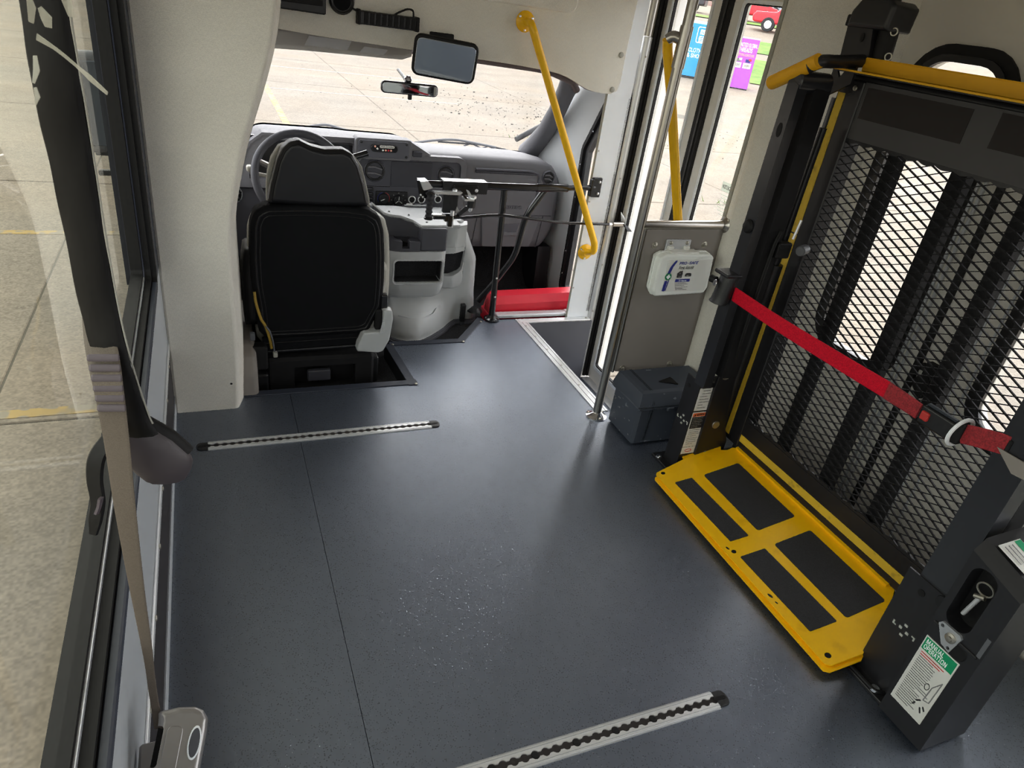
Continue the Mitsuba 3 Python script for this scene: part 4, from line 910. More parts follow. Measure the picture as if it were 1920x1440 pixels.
# ------------------------------------------------------------------ red box on the cab step
b = thing('red_case', 'long red plastic warning triangle case lying in front of the step', 'case')
bx = hull([(1.285, 3.02, -.01), (1.80, 3.02, .0), (1.29, 3.02, .052), (1.80, 3.02, .066), (1.30, 3.055, .085), (1.785, 3.055, .098), (1.31, 3.13, .085), (1.79, 3.13, .098), (1.29, 3.14, -.01), (1.80, 3.14, 0)])
part(b, 'lid', bx, 'red_plastic', 20)
part(b, 'tray', rbox(1.283, 1.802, 3.012, 3.145, -.064, -.002, .006), 'red_plastic')
part(b, 'rim', box(1.281, 1.804, 3.009, 3.02, -.004, .004, .002), 'red_plastic', False)
for x in (1.395, 1.655):
    part(b, 'latch', box(x, x + .035, 3.004, 3.014, -.022, .012, .003), 'red_plastic', False)
    part(b, 'latch_gap', box(x + .004, x + .031, 3.002, 3.005, .003, .007), 'red_web_dark', False)
part(b, 'carry_handle', box(1.50, 1.58, 3.002, 3.012, -.022, -.006, .004), 'red_plastic', False)
for k in range(4):
    part(b, 'end_rib', hull([(1.282, 3.03 + k * .02, 0), (1.282, 3.036 + k * .02, 0), (1.295, 3.05 + k * .02, .06), (1.295, 3.056 + k * .02, .06), (1.29, 3.03 + k * .02, 0)]), 'red_web_dark', False)

# ------------------------------------------------------------------ entrance pole, partition and its rails
p = thing('entrance_pole', 'tall stainless steel pole standing at the entrance with floor flange', 'pole')
part(p, 'tube', tube([(1.384, 2.02, .012), (1.396, 2.02, 1.97)], .0172, 20), 'stainless')
fl = part(p, 'floor_flange', lathe([(.043, 0), (.043, .004), (.032, .009), (.021, .018), (.018, .022)], (1.384, 2.02, .0), (0, 0, 1), 32), 'chrome')
for a in (.4, 2.5, 4.6):
    add(fl + '__screw', lathe([(.0065, .003), (.005, .009), (0, .010)], (1.384 + .034 * math.cos(a), 2.02 + .034 * math.sin(a), .001), (0, 0, 1), 10), 'steel_bolt')
part(p, 'tee_sleeve', tube([(1.3915, 2.02, 1.305), (1.3925, 2.02, 1.425)], .0205, 22), 'stainless')
part(p, 'tee_socket', tube(bend([(1.391, 2.024, 1.385), (1.366, 2.045, 1.392), (1.357, 2.056, 1.380)], .012), .0165, 16), 'stainless')
r = thing('yellow_entry_rail', 'yellow diagonal rail beside the entrance, running from the steel pole down behind the partition', 'handrail')
part(r, 'tube', tube(bend([(1.358, 2.058, 1.380), (1.374, 2.068, 1.345), (1.425, 2.068, 1.22), (1.582, 2.068, .79), (1.66, 2.066, .60), (1.70, 2.045, .52)], .05), .0165, 18), 'yellow')
q = thing('partition', 'grey vinyl covered partition panel with a steel top rail, behind the first aid kit', 'partition')
part(q, 'panel', pillow(sg.Polygon([(1.412, .79), (1.753, .79), (1.753, .205), (1.745, .197), (1.425, .205), (1.408, .222)]), 'y', 2.012, 2.030, .005, .005, 80), 'gelcoat_dark')
part(q, 'top_rail', tube([(1.392, 2.02, .797), (1.752, 2.02, .803)], .0165, 18), 'stainless')
part(q, 'rail_flange', lathe([(.030, 0), (.030, .004), (.022, .010), (.017, .018)], (1.757, 2.02, .803), (-1, 0, 0), 24), 'stainless')
screw(q, (1.752, 2.003, .825), (-1, -.3, 0), .005)
part(q, 'edge_channel', box(1.402, 1.416, 2.008, 2.034, .205, .785, .004), 'stainless')
for (x, z) in ((1.462, .726), (1.681, .729), (1.450, .222), (1.672, .226)):
    part(q, 'bolt', lathe([(.013, 0), (.012, .002), (.008, .003), (.0075, .007), (.003, .0095), (0, .0095)], (x, 2.012, z), (0, -1, 0), 16), 'steel_bolt')
a = thing('first_aid_kit', 'white first aid kit box hanging on the grey partition', 'first aid kit')
fa = sg.Polygon([(1.4635, .6955), (1.485, .706), (1.672, .708), (1.692, .698), (1.702, .58), (1.690, .560), (1.480, .553), (1.466, .574)]).buffer(-.004).buffer(.008)
part(a, 'case', pillow(fa, 'y', 1.955, 2.008, .010, .006, 90), 'white_plastic')
part(a, 'case_seam', ext(fa.buffer(.003).difference(fa.buffer(-.004)), 'y', 1.984, 1.990), 'white_plastic')
part(a, 'wall_bracket', box(1.505, 1.612, 2.003, 2.012, .705, .750, .002), 'aluminium', False)
part(a, 'bracket_lip', box(1.508, 1.632, 1.965, 2.006, .708, .716, .003), 'label_white', False)
for x in (1.524, 1.594):
    part(a, 'bracket_clip', rbox(x - .012, x + .012, 1.992, 2.005, .712, .728, .004), 'label_white')
    screw(a, (x, 2.003, .738), (0, -1, 0), .007, 'steel_bolt')
part(a, 'label', box(1.497, 1.69, 1.9535, 1.9555, .570, .693, .0), 'label_white', False)
Y0, Y1 = 1.9515, 1.9537
part(a, 'blue_swoosh', ext([(1.526, .689), (1.534, .689), (1.521, .665), (1.514, .640), (1.504, .640), (1.510, .665)], 'y', Y0, Y1), 'ink_blue', False)
part(a, 'blue_stripe', ext([(1.500, .612), (1.511, .612), (1.508, .572), (1.497, .572)], 'y', Y0, Y1), 'ink_blue', False)
part(a, 'thin_stripe', ext([(1.515, .614), (1.518, .614), (1.513, .573), (1.5105, .573)], 'y', Y0, Y1), 'ink_blue', False)
part(a, 'green_roundel', ext(sg.Point(1.510, .628).buffer(.0135), 'y', Y0 - .0003, Y1), 'ink_green', False)
part(a, 'white_cross', ext(sg.box(1.5068, .6195, 1.5132, .6365).union(sg.box(1.5015, .6248, 1.5185, .6312)), 'y', Y0 - .0008, Y1), 'print_white', False)
part(a, 'name_lettering', lettering('PRO-SAFE', .0105, (1.544, Y1, .6735), (1, 0, .03), (.12, 0, 1), .0012, True, .082), 'ink_blue', False)
part(a, 'lettering', lettering('First Aid Kit', .0115, (1.548, Y1, .6555), (1, 0, .02), (.1, 0, 1), .0012, False, .064), 'ink_black', False)
part(a, 'house_icon', ext(sg.Polygon([(1.548, .624), (1.548, .638), (1.545, .638), (1.5585, .650), (1.563, .646), (1.566, .651), (1.568, .651), (1.568, .641), (1.572, .638), (1.569, .638), (1.569, .624)]).difference(sg.box(1.553, .626, 1.557, .631)).difference(sg.box(1.560, .626, 1.565, .631)).difference(sg.Point(1.5585, .640).buffer(.003)), 'y', Y0, Y1), 'ink_black', False)
part(a, 'car_icon', ext(sg.Polygon([(1.583, .628), (1.583, .636), (1.587, .641), (1.606, .641), (1.609, .636), (1.609, .628)]).difference(sg.box(1.589, .6295, 1.603, .632)), 'y', Y0, Y1), 'ink_black', False)
part(a, 'blue_band', ext([(1.546, .607), (1.6085, .608), (1.6085, .619), (1.546, .618)], 'y', Y0, Y1), 'ink_blue', False)
part(a, 'band_lettering', lettering('72 Pieces', .0065, (1.558, Y0, .6095), (1, 0, .01), (0, 0, 1), .0006, False, .036), 'print_white', False)
for k, (w_, z) in enumerate(((.052, .602), (.06, .597), (.044, .592), (.062, .586), (.040, .581), (.06, .5765))):
    part(a, 'text_line', box(1.546 + .002 * k, 1.546 + w_, Y0 + .0008, Y1, z, z + .0016), 'ink_grey', False)

# ------------------------------------------------------------------ grey storage box
b = thing('storage_box', 'grey plastic storage box with a ridged lid on the floor under the partition', 'box')
sx = [hull([(1.418 + d, 1.800 + d, z) for d, z in ((0, .002), (-.006, .165))] + [(1.735, 1.800 + d, z) for d, z in ((0, .002), (-.006, .165))] + [(1.418 + d, 1.985, z) for d, z in ((0, .002), (-.006, .165))] + [(1.735, 1.985, .002), (1.735, 1.985, .165)])]
part(b, 'body', box(1.414, 1.735, 1.796, 1.985, .001, .168, .012), 'box_grey')
part(b, 'rim', box(1.404, 1.742, 1.786, 1.992, .160, .176, .005), 'box_grey')
part(b, 'lid', hull([(1.404, 1.786, .176), (1.742, 1.786, .176), (1.404, 1.992, .176), (1.742, 1.992, .176), (1.408, 1.790, .188), (1.742, 1.790, .188), (1.408, 1.99, .19), (1.742, 1.99, .19), (1.424, 1.812, .222), (1.742, 1.812, .222), (1.420, 1.985, .226), (1.742, 1.985, .226), (1.436, 1.826, .228), (1.742, 1.826, .228), (1.432, 1.978, .231), (1.742, 1.978, .231)]), 'box_grey', 20)
for x in (1.462, 1.469):
    part(b, 'rib', hull([(x, 1.7945, .01), (x + .003, 1.7945, .01), (x, 1.785, .17), (x + .003, 1.785, .17), (x, 1.79, .19), (x + .003, 1.79, .19), (x, 1.826, .230), (x + .003, 1.826, .230), (x, 1.98, .2325), (x + .003, 1.98, .2325), (x, 1.98, .2), (x, 1.81, .05)]), 'box_dark', False)
part(b, 'lid_groove', box(1.402, 1.74, 1.7845, 1.79, .1755, .1785), 'box_dark', False)
part(b, 'latch_tab', box(1.53, 1.56, 1.778, 1.79, .155, .172, .003), 'box_grey')
part(b, 'finger_notch', ext([(1.532, 1.875), (1.60, 1.845), (1.60, 1.90)], 'z', .229, .2335), 'rubber', False)
for k in range(26):
    x, z = 1.4075, rng.uniform(.01, .15); y = rng.uniform(1.81, 1.97)
    part(b, 'chip_mark', obox((1.4136, y, z), (0, .8, .6), (0, -.6, .8), (1, 0, 0), rng.uniform(.003, .007), .003, .0008), 'ink_grey', False) if k < 16 else None
# ------------------------------------------------------------------ floor tracks
def track(x0, x1, y, label, n0):
    t = thing('floor_track', label, 'floor track', 'floor tracks')
    n = int(round((x1 - x0) / .0254)); h = .021
    slot = sg.box(x0 - .01, y - .0052, x1 + .01, y + .0052)
    for k in range(n + 1):
        slot = slot.union(sg.Point(x0 + k * .0254, y).buffer(.0102, quad_segs=5))
    prof = sg.box(x0, y - h, x1, y + h).difference(slot)
    part(t, 'rail', ext(prof, 'z', -.001, .0045), 'alu_bright', False)
    part(t, 'rail_shoulder', box(x0, x1, y - h - .004, y - h, -.001, .0022), 'aluminium', False)
    part(t, 'rail_shoulder', box(x0, x1, y + h, y + h + .004, -.001, .0022), 'aluminium', False)
    part(t, 'ridge', box(x0, x1, y - h + .004, y - h + .0055, .0045, .0056), 'aluminium', False)
    part(t, 'ridge', box(x0, x1, y + h - .0055, y + h - .004, .0045, .0056), 'aluminium', False)
    part(t, 'slot_floor', box(x0, x1, y - .012, y + .012, .0003, .0012), 'grip_brown', False)  # dark brown also paints the shade of a deeper slot
    for k in range(n0 % 4, n + 1, 4):
        part(t, 'screw', lathe([(.0085, .001), (.0078, .0035), (.003, .004), (0, .0028)], (x0 + k * .0254, y, 0), (0, 0, 1), 10), 'rubber')
    for s, x in ((-1, x0), (1, x1)):
        e = sg.box(min(x, x + s * .022), y - h, max(x, x + s * .022), y + h).union(affinity.scale(sg.Point(x + s * .022, y).buffer(h), .62, 1))
        e = e.intersection(sg.box(x, y - 1, x + 1, y + 1) if s > 0 else sg.box(x - 1, y - 1, x, y + 1))
        c = part(t, 'end_cap', pillow(e, 'z', 0, .0045, 0, .002, 40), 'black_plastic')
        add(c + '__slot', ext(sg.LineString([(x, y), (x + s * .024, y)]).buffer(.005), 'z', .0046, .0052), 'rubber', False)
    return t
track(-.066, .700, 2.073, 'far aluminium floor track with black scalloped slot, nearer the driver seat', 1)
track(.058, 1.053, .763, 'near aluminium floor track with black scalloped slot, at the bottom edge of the photo', 0)

# ------------------------------------------------------------------ wheelchair lift
L = thing('wheelchair_lift', 'black wheelchair lift folded upright in the side doorway with yellow bridge plate', 'wheelchair lift')
# front tower
part(L, 'tower_base', ext(sg.Polygon([(1.500, 1.618), (1.500, 1.694), (1.505, 1.694), (1.505, 1.624), (1.64, 1.624), (1.64, 1.618)]), 'z', .0, .372), 'black_steel', False)
part(L, 'tower_cheek', pillow(sg.Polygon([(1.562, .02), (1.69, .02), (1.69, .12), (1.655, .20), (1.632, .40), (1.612, .425), (1.582, .428), (1.560, .405), (1.556, .36)]), 'y', 1.606, 1.618, .002), 'black_steel')
part(L, 'tower_foot', box(1.47, 1.70, 1.60, 1.73, .0, .010, .002), 'black_steel', False)
part(L, 'tower_core', box(1.512, 1.63, 1.632, 1.688, .01, .355, .003), 'black_soft', False)
for (x, z, m_) in ((1.587, .403, 'steel_bolt'), (1.612, .200, 'steel_bolt')):
    part(L, 'pivot_pin', lathe([(.0155, 0), (.0145, .004), (.010, .005), (0, .004)], (x, 1.606, z), (0, -1, 0), 20), m_)
part(L, 'foot_bolt', lathe([(.012, 0), (.010, .005), (0, .007)], (1.482, 1.700, .010), (0, 0, 1), 14), 'chrome')
def stamp(y, z, x=1.4995):
    for (a, b, sa, sb) in ((-.030, .0, .004, .010), (.030, .0, .004, .010), (-.010, -.001, .008, .007), (.010, .001, .008, .007), (0, .016, .009, .006), (0, -.016, .009, .006), (-.027, .004, .010, .003), (.027, -.004, .010, .003)):
        part(L, 'stamped_slot', box(x - .001, x + .002, y + a - sa / 2, y + a + sa / 2, z + b - sb / 2, z + b + sb / 2), 'label_grey', False)
stamp(1.655, .205)
part(L, 'slot_hole', cyl((1.4985, 1.672, .335), (1.502, 1.672, .335), .007), 'rubber')
# labels on the tower
def sticker(x0, x1, z0, z1, y, lean=0.0):
    return ext([(x0, z0), (x1, z0), (x1 + lean, z1), (x0 + lean, z1)], 'y', y, y + .001)
part(L, 'label', sticker(1.503, 1.560, .262, .353, 1.6155), 'label_white', False)
for k in range(7):
    part(L, 'label_line', box(1.512 + .006 * (k in (0, 1)), 1.512 + (.036, .042, .030, .038, .044, .020, .034)[k], 1.6147, 1.6156, .342 - k * .0115, .3445 - k * .0115), 'ink_grey', False)
part(L, 'label', sticker(1.503, 1.563, .108, .256, 1.6155), 'label_white', False)
part(L, 'warning_band', box(1.506, 1.560, 1.6147, 1.6156, .238, .252), 'ink_orange', False)
part(L, 'warning_triangle', ext([(1.511, .240), (1.519, .240), (1.515, .2495)], 'y', 1.6141, 1.6148), 'ink_black', False)
part(L, 'warning_lettering', lettering('WARNING', .008, (1.522, 1.6148, .2412), (1, 0, 0), (0, 0, 1), .0006, True, .033), 'ink_black', False)
part(L, 'warning_block', box(1.506, 1.560, 1.6147, 1.6156, .188, .236), 'ink_black', False)
for k in range(6):
    part(L, 'label_line', box(1.510, 1.510 + (.044, .040, .045, .038, .043, .030)[k], 1.6141, 1.6148, .230 - k * .0072, .2318 - k * .0072), 'ink_grey', False)
for k in range(8):
    part(L, 'label_line', box(1.509, 1.509 + (.046, .042, .048, .036, .047, .040, .045, .030)[k], 1.6147, 1.6156, .180 - k * .0085, .1815 - k * .0085), 'ink_grey', False)
part(L, 'label', sticker(1.503, 1.560, .078, .106, 1.6155), 'label_white', False)
part(L, 'label_mark', ext(affinity.scale(sg.Point(1.531, .092).buffer(.015), 1, .45).difference(affinity.scale(sg.Point(1.531, .092).buffer(.012), 1, .35)), 'y', 1.6147, 1.6156), 'ink_red', False)
# front parallel arms
part(L, 'arm', hull([(1.500, 1.603, .36), (1.500, 1.652, .36), (1.535, 1.603, .36), (1.535, 1.652, .36), (1.495, 1.590, 1.325), (1.495, 1.634, 1.325), (1.53, 1.590, 1.325), (1.53, 1.634, 1.325), (1.500, 1.60, .38), (1.498, 1.632, 1.345), (1.525, 1.6, 1.345)]), 'arm_satin', 15)
part(L, 'arm', hull([(1.560, 1.595, .40), (1.560, 1.640, .40), (1.625, 1.595, .40), (1.625, 1.640, .40), (1.555, 1.585, 1.33), (1.555, 1.63, 1.33), (1.61, 1.585, 1.33), (1.61, 1.63, 1.33)]), 'black_soft', 15)
part(L, 'arm_cap', cyl((1.497, 1.612, 1.335), (1.61, 1.608, 1.335), .028, 20, c=.004), 'arm_satin')
part(L, 'arm_knob', lathe([(.0, -.002), (.020, .0), (.021, .006), (.016, .012), (.006, .015), (0, .015)], (1.498, 1.616, .925), (-1, 0, 0), 22), 'rubber')
part(L, 'arm_slot', ext(affinity.scale(sg.Point(1.612, 1.205).buffer(.013), .75, 1.5), 'x', 1.4945, 1.4975), 'rubber', False)
part(L, 'hydraulic_cylinder', tube([(1.655, 1.63, .16), (1.66, 1.625, .80)], .024, 18), 'black_plastic')
part(L, 'cylinder_rod', tube([(1.66, 1.625, .80), (1.665, 1.622, 1.22)], .011, 12), 'black_steel')
part(L, 'hose', tube(spline([(1.60, 1.588, .92), (1.585, 1.582, .86), (1.58, 1.583, .70), (1.585, 1.588, .56), (1.60, 1.60, .45)]), .006, 8), 'rubber')
ck = part(L, 'latch_block', rbox(1.60, 1.655, 1.575, 1.61, .835, .885, .006), 'rubber')
add(ck + '__pin', cyl((1.642, 1.572, .90), (1.650, 1.572, .96), .004), 'alu_bright')
add(ck + '__roller', cyl((1.675, 1.56, .865), (1.712, 1.575, .868), .016, 16, c=.003), 'kick_grey')
# handrail at the top of the front arm
part(L, 'handrail', tube(bend([(1.70, 1.60, 1.405), (1.60, 1.585, 1.395), (1.52, 1.56, 1.392), (1.502, 1.585, 1.372)], .05), .017, 16), 'black_steel')
part(L, 'handrail_grip', tube([(1.508, 1.558, 1.392), (1.505, 1.625, 1.357), (1.502, 1.702, 1.318)], .0195, 20), 'yellow_grip')
part(L, 'grip_end', lathe([(.0195, 0), (.018, .007), (.010, .013), (0, .014)], (1.502, 1.702, 1.318), (-.05, .89, -.45), 20), 'yellow_grip')
# platform, standing upright
X0, X1 = 1.715, 1.745
yf, yr, zt, zb = 1.655, .80, 1.345, .115
part(L, 'platform_side', box(X0 - .005, X1 + .03, 1.572, 1.660, zb, 1.355, .003), 'black_steel', False)
part(L, 'platform_side', box(X0 - .005, X1 + .03, .715, .80, zb, 1.355, .003), 'black_steel', False)
part(L, 'platform_top_plate', box(X0, X1 - .01, .80, 1.572, 1.205, 1.355), 'platform_lit', False)
part(L, 'platform_bottom_plate', box(X0, X1 - .01, .80, 1.572, zb, .225), 'black_steel', False)
zz_ = np.linspace(.80, 1.572, 160)
for s, z0, nm in ((1, 1.206, 'mesh_edge'), (-1, .224, 'mesh_edge')):
    e = [(y, z0 - s * (.006 + .007 * abs(math.sin((y - .8) / .0262 * math.pi / 2)))) for y in zz_]
    part(L, nm, ext(sg.Polygon(e + [(1.572, z0 + s * .004), (.80, z0 + s * .004)]).buffer(0), 'x', X0 + .002, X0 + .008), 'black_steel', False)
# expanded metal: two sets of crossing strands, clipped to the opening
def strands():
    y0, y1, z0, z1 = .80, 1.572, .218, 1.205; P, Q = .0600, .0245; out = []
    for s, wd, th in ((1, .0034, .005), (-1, .0022, .004)):
        k0 = int((z0 - (y1 - y0) * Q / P - z0) / Q) - 2
        for k in range(k0, int((z1 - z0 + (y1 - y0) * Q / P) / Q) + 2):
            zs_ = z0 + k * Q; pts = []
            for y in (y0, y1):
                pts.append([y, zs_ + s * (y - y0) * Q / P + (0 if s > 0 else (y1 - y0) * 0)])
            a, b = np.array(pts); lo, hi = 0.0, 1.0; dz = b[1] - a[1]
            t0, t1 = sorted(((z0 - a[1]) / dz, (z1 - a[1]) / dz)); lo, hi = max(lo, t0), min(hi, t1)
            if hi - lo < .02: continue
            p, q = a + (b - a) * lo, a + (b - a) * hi; d = unit(V(0, q[0] - p[0], q[1] - p[1])); c = V(X0 + .005 + (.001 if s < 0 else 0), *(p + q) / 2)
            out.append(obox(c, d, np.cross(d, V(1, 0, 0)), (1, 0, 0), np.linalg.norm(q - p), wd, th))
    return join(*out)
part(L, 'expanded_mesh', strands(), 'black_soft', False)
for y, w_ in ((1.418, .038), (1.215, .046), (1.024, .040)):
    part(L, 'platform_stiffener', box(X0 + .025, X0 + .06, y - w_ / 2, y + w_ / 2, .14, 1.21, .003), 'black_soft', False)
part(L, 'grip_patch', box(X0 - .0012, X0 + .001, 1.228, 1.558, 1.262, 1.343, .0), 'grip_brown', False)
part(L, 'grip_patch', box(X0 - .0012, X0 + .001, .835, 1.156, 1.268, 1.348, .0), 'grip_brown', False)
part(L, 'tape_stripe', box(X0 - .0066, X0 - .005, 1.626, 1.653, .90, 1.318), 'yellow_tape', False)
part(L, 'tape_stripe', box(X0 - .0066, X0 - .005, 1.626, 1.653, .135, .895), 'yellow_tape', False)
part(L, 'tape_stripe', box(X0 - .0014, X0 + .001, .80, 1.590, .140, .168), 'yellow_tape', False)
part(L, 'edge_chain', box(X0 - .010, X0 - .004, 1.658, 1.668, .14, 1.30), 'kick_grey', False)
# outer roll stop, folded in along the top edge
part(L, 'roll_stop', hull([(1.636, .70, 1.374), (1.636, 1.61, 1.374), (1.636, .70, 1.379), (1.636, 1.61, 1.379), (1.735, .70, 1.372), (1.735, 1.66, 1.372), (1.735, .70, 1.378), (1.735, 1.66, 1.378)]), 'black_steel', False)
part(L, 'roll_stop_edge', box(1.634, 1.641, .70, 1.655, 1.376, 1.381, .001), 'yellow_grip', False)
part(L, 'roll_stop_front', box(1.696, 1.712, .70, 1.590, 1.378, 1.416, .004), 'yellow_grip')
part(L, 'roll_stop_hinge', tube([(1.738, .72, 1.358), (1.738, 1.655, 1.358)], .013, 12), 'black_steel')
part(L, 'corner_bracket', ext(sg.Polygon([(1.585, 1.345), (1.665, 1.300), (1.665, 1.400), (1.585, 1.400)]).difference(sg.Polygon([(1.622, 1.372), (1.648, 1.372), (1.634, 1.355)])), 'x', 1.672, 1.680), 'black_steel', False)
screw(L, (1.712, 1.600, 1.335), (-1, 0, 0), .008)
# inboard bridge plate: two sheets of yellow steel, four grip pads
KS = .22; un = unit(V(1, 0, KS)); wn = unit(V(-KS, 0, 1)); P0 = V(1.386, 0, .030)
def on_plate(poly, h0, h1):
    m_ = ext(poly, 'z', h0, h1); v_ = m_.vertices.copy(); s_ = (v_[:, 0] - 1.386) / un[0] * 1.0
    w_ = P0 + (v_[:, :1] - 1.386) * V(1, 0, KS) + V(0, 1, 0) * v_[:, 1:2] + v_[:, 2:] * wn
    return trimesh.Trimesh(w_, m_.faces, process=False)
pl = sg.Polygon([(1.386, 1.575), (1.392, 1.583), (1.515, 1.604), (1.520, 1.628), (1.535, 1.636), (1.655, 1.614), (1.672, 1.605), (1.660, 1.588), (1.680, 1.578), (1.706, 1.582), (1.722, 1.56), (1.730, .862), (1.60, .774), (1.580, .782), (1.495, .735), (1.400, .741), (1.388, .752)])
holes = [sg.Point(1.411, 1.571).buffer(.0075), sg.Point(1.411, 1.166).buffer(.0075), sg.Point(1.412, .768).buffer(.0085)]
top_ = pl
for h in holes: top_ = top_.difference(h)
bp = part(L, 'bridge_plate', on_plate(top_, .0, .0045), 'yellow_plate', False)
add(bp + '__lower_sheet', on_plate(affinity.translate(affinity.scale(pl, 1.0, 1.0), -.010, -.008).intersection(sg.box(1.3, .5, 1.72, 1.58)), -.012, -.007), 'yellow_plate', False)
add(bp + '__bent_edge', on_plate(sg.box(1.708, .875, 1.724, 1.568), .0045, .014), 'yellow_plate', False)
for a_, b_, c_, d_ in ((1.422, 1.484, 1.200, 1.506), (1.528, 1.670, 1.206, 1.500), (1.416, 1.500, .840, 1.136), (1.536, 1.671, .838, 1.138)):
    q_ = rrect(a_, b_, c_, d_, .008) if a_ > 1.52 else sg.Polygon([(a_ + .004, c_ + .004), (b_ + .006, c_), (b_, d_), (a_ - .002, d_ + .004)]).buffer(-.004).buffer(.004)
    add(key_for(bp + '__grip_pad'), on_plate(q_, .0046, .0062), 'grip_pad', False)
for x, y in ((1.585, 1.612), (1.605, 1.610)):
    q_ = P0 + (x - 1.386) * V(1, 0, KS) + V(0, y, 0)
    add(key_for(bp + '__rivet'), lathe([(.007, .0), (.0065, .006), (.003, .009), (0, .009)], q_, wn, 12), 'steel_bolt')
for h_ in holes:
    add(key_for(bp + '__hole'), on_plate(h_.buffer(-.0006), .0005, .0042), 'rubber', False)  # black disc in each hole paints the dark beneath the plate
for y, w_, l_ in ((.985, .010, .018), (.958, .006, .010), (1.185, .008, .014)):
    add(key_for(bp + '__paint_chip'), on_plate(affinity.rotate(affinity.scale(sg.Point(1.402, y).buffer(w_ / 2), .7, l_ / w_), 12), .0045, .0050), 'black_steel', False)
part(L, 'plate_hinge', tube([(1.735, .83, .100), (1.735, 1.60, .098)], .016, 12), 'black_steel')
part(L, 'floor_frame', box(1.47, 2.0, .62, 1.70, .0005, .008, .001), 'black_soft', False)
# rear tower
part(L, 'tower_base', ext(sg.Polygon([(1.500, .632), (1.500, .742), (1.505, .742), (1.505, .638), (1.66, .638), (1.66, .632)]), 'z', .0, .360), 'black_steel', False)
part(L, 'tower_core', box(1.512, 1.66, .645, .736, .01, .335, .003), 'black_soft', False)
part(L, 'tower_foot', box(1.468, 1.72, .61, .765, .0, .010, .002), 'black_steel', False)
part(L, 'floor_rail', tube(bend([(1.478, .80, .012), (1.478, .66, .012), (1.50, .645, .012), (1.56, .64, .012)], .02), .006, 8), 'black_plastic')
for p_ in ((1.485, .664, .010), (1.545, .612, .010)):
    part(L, 'foot_bolt', lathe([(.013, 0), (.011, .006), (0, .009)], p_, (0, 0, 1), 14), 'chrome')
stamp(.682, .205)
part(L, 'slot_hole', cyl((1.4985, .690, .325), (1.502, .690, .325), .009), 'rubber')
part(L, 'arm', hull([(1.505, .640, .34), (1.505, .715, .34), (1.56, .640, .34), (1.56, .715, .34), (1.497, .628, 1.33), (1.497, .704, 1.33), (1.555, .628, 1.33), (1.555, .704, 1.33)]), 'arm_satin', 15)
part(L, 'arm', hull([(1.575, .645, .38), (1.575, .71, .38), (1.64, .645, .38), (1.64, .71, .38), (1.567, .633, 1.33), (1.567, .70, 1.33), (1.63, .633, 1.33), (1.63, .70, 1.33)]), 'black_soft', 15)
part(L, 'pivot_pin', lathe([(.017, 0), (.016, .005), (0, .006)], (1.500, .640, .345), (-1, 0, 0), 18), 'black_plastic')
# pump cover beside the rear tower
pc = hull([(1.452, .498, .012), (1.452, .622, .012), (1.452, .622, .535), (1.452, .498, .500), (1.475, .622, .565), (1.475, .498, .530), (1.60, .622, .573), (1.60, .498, .538), (1.61, .498, .012), (1.61, .622, .012)])
hole_ = pillow(rrect(.545, .605, .345, .515, .028), 'x', 1.40, 1.50, 0, 0)
pm = part(L, 'pump_cover', cut(pc, hole_), 'black_steel', 20)
add(pm + '__recess_back', box(1.498, 1.503, .53, .62, .33, .53), 'rubber', False)
add(pm + '__handle_ring', torus((1.468, .570, .465), (1, .1, .2), .017, .0022, 24, 6), 'steel_bolt')
add(pm + '__handle_collar', cyl((1.470, .582, .436), (1.470, .562, .446), .006, 10), 'steel_bolt')
add(pm + '__handle_rod', cyl((1.470, .572, .438), (1.476, .585, .375), .005, 10), 'alu_bright')
add(pm + '__ledge', box(1.447, 1.4535, .508, .615, .322, .330, .002), 'black_steel', False)
add(pm + '__edge_wear', box(1.4515, 1.4525, .503, .512, .33, .385), 'kick_grey', False)
kp = ext(sg.Polygon([(.598, .345), (.604, .335), (.578, .295), (.556, .290), (.548, .340), (.554, .346)]).difference(sg.Point(.594, .336).buffer(.004)).difference(sg.Point(.562, .298).buffer(.004)), 'x', 1.446, 1.4525)
add(pm + '__plate', kp, 'aluminium', False); add(pm + '__valve', lathe([(.012, 0), (.012, .004), (.007, .006), (.006, .009), (0, .010)], (1.446, .567, .325), (-1, 0, 0), 20), 'steel_bolt')
add(pm + '__valve_bezel', lathe([(.022, 0), (.02, .003), (.012, .003)], (1.4522, .545, .305), (-1, 0, 0), 20), 'rubber')
# instruction labels
lb = add(pm + '__label', box(1.4495, 1.4515, .527, .612, .072, .284), 'label_white', False)
add(pm + '__label_band', box(1.4488, 1.4497, .530, .609, .246, .281), 'ink_teal', False)
for txt, z, ln in (('MANUAL', .2655, .046), ('OPERATION', .2500, .060)):
    add(key_for(pm + '__label_lettering'), lettering(txt, .0125, (1.4489, .606, z), (0, -1, 0), (0, 0, 1), .0006, True, ln), 'print_white', False)
for k in range(24):
    z = .237 - k * .0066; l_ = (.060, .052, .038, .046, .044, .047, .045, .046, .043, .047, .044, .040, .036, .058, .062, .030, .046, .044, .045, .042, .046, .040, .050, .036)[k]
    add(key_for(pm + '__label_line'), box(1.4488, 1.4497, .604 - l_, .604, z, z + .0022), 'ink_red' if k < 2 else 'ink_grey', False)
add(pm + '__label_drawing', ext(affinity.scale(sg.Point(.556, .172).buffer(.010), .6, 1).difference(affinity.scale(sg.Point(.556, .172).buffer(.008), .6, 1)), 'x', 1.4488, 1.4497), 'ink_black', False)
add(key_for(pm + '__label_drawing'), ext(sg.Polygon([(.546, .18), (.533, .21), (.535, .14), (.548, .135)]).exterior.buffer(.0012), 'x', 1.4488, 1.4497), 'ink_grey', False)
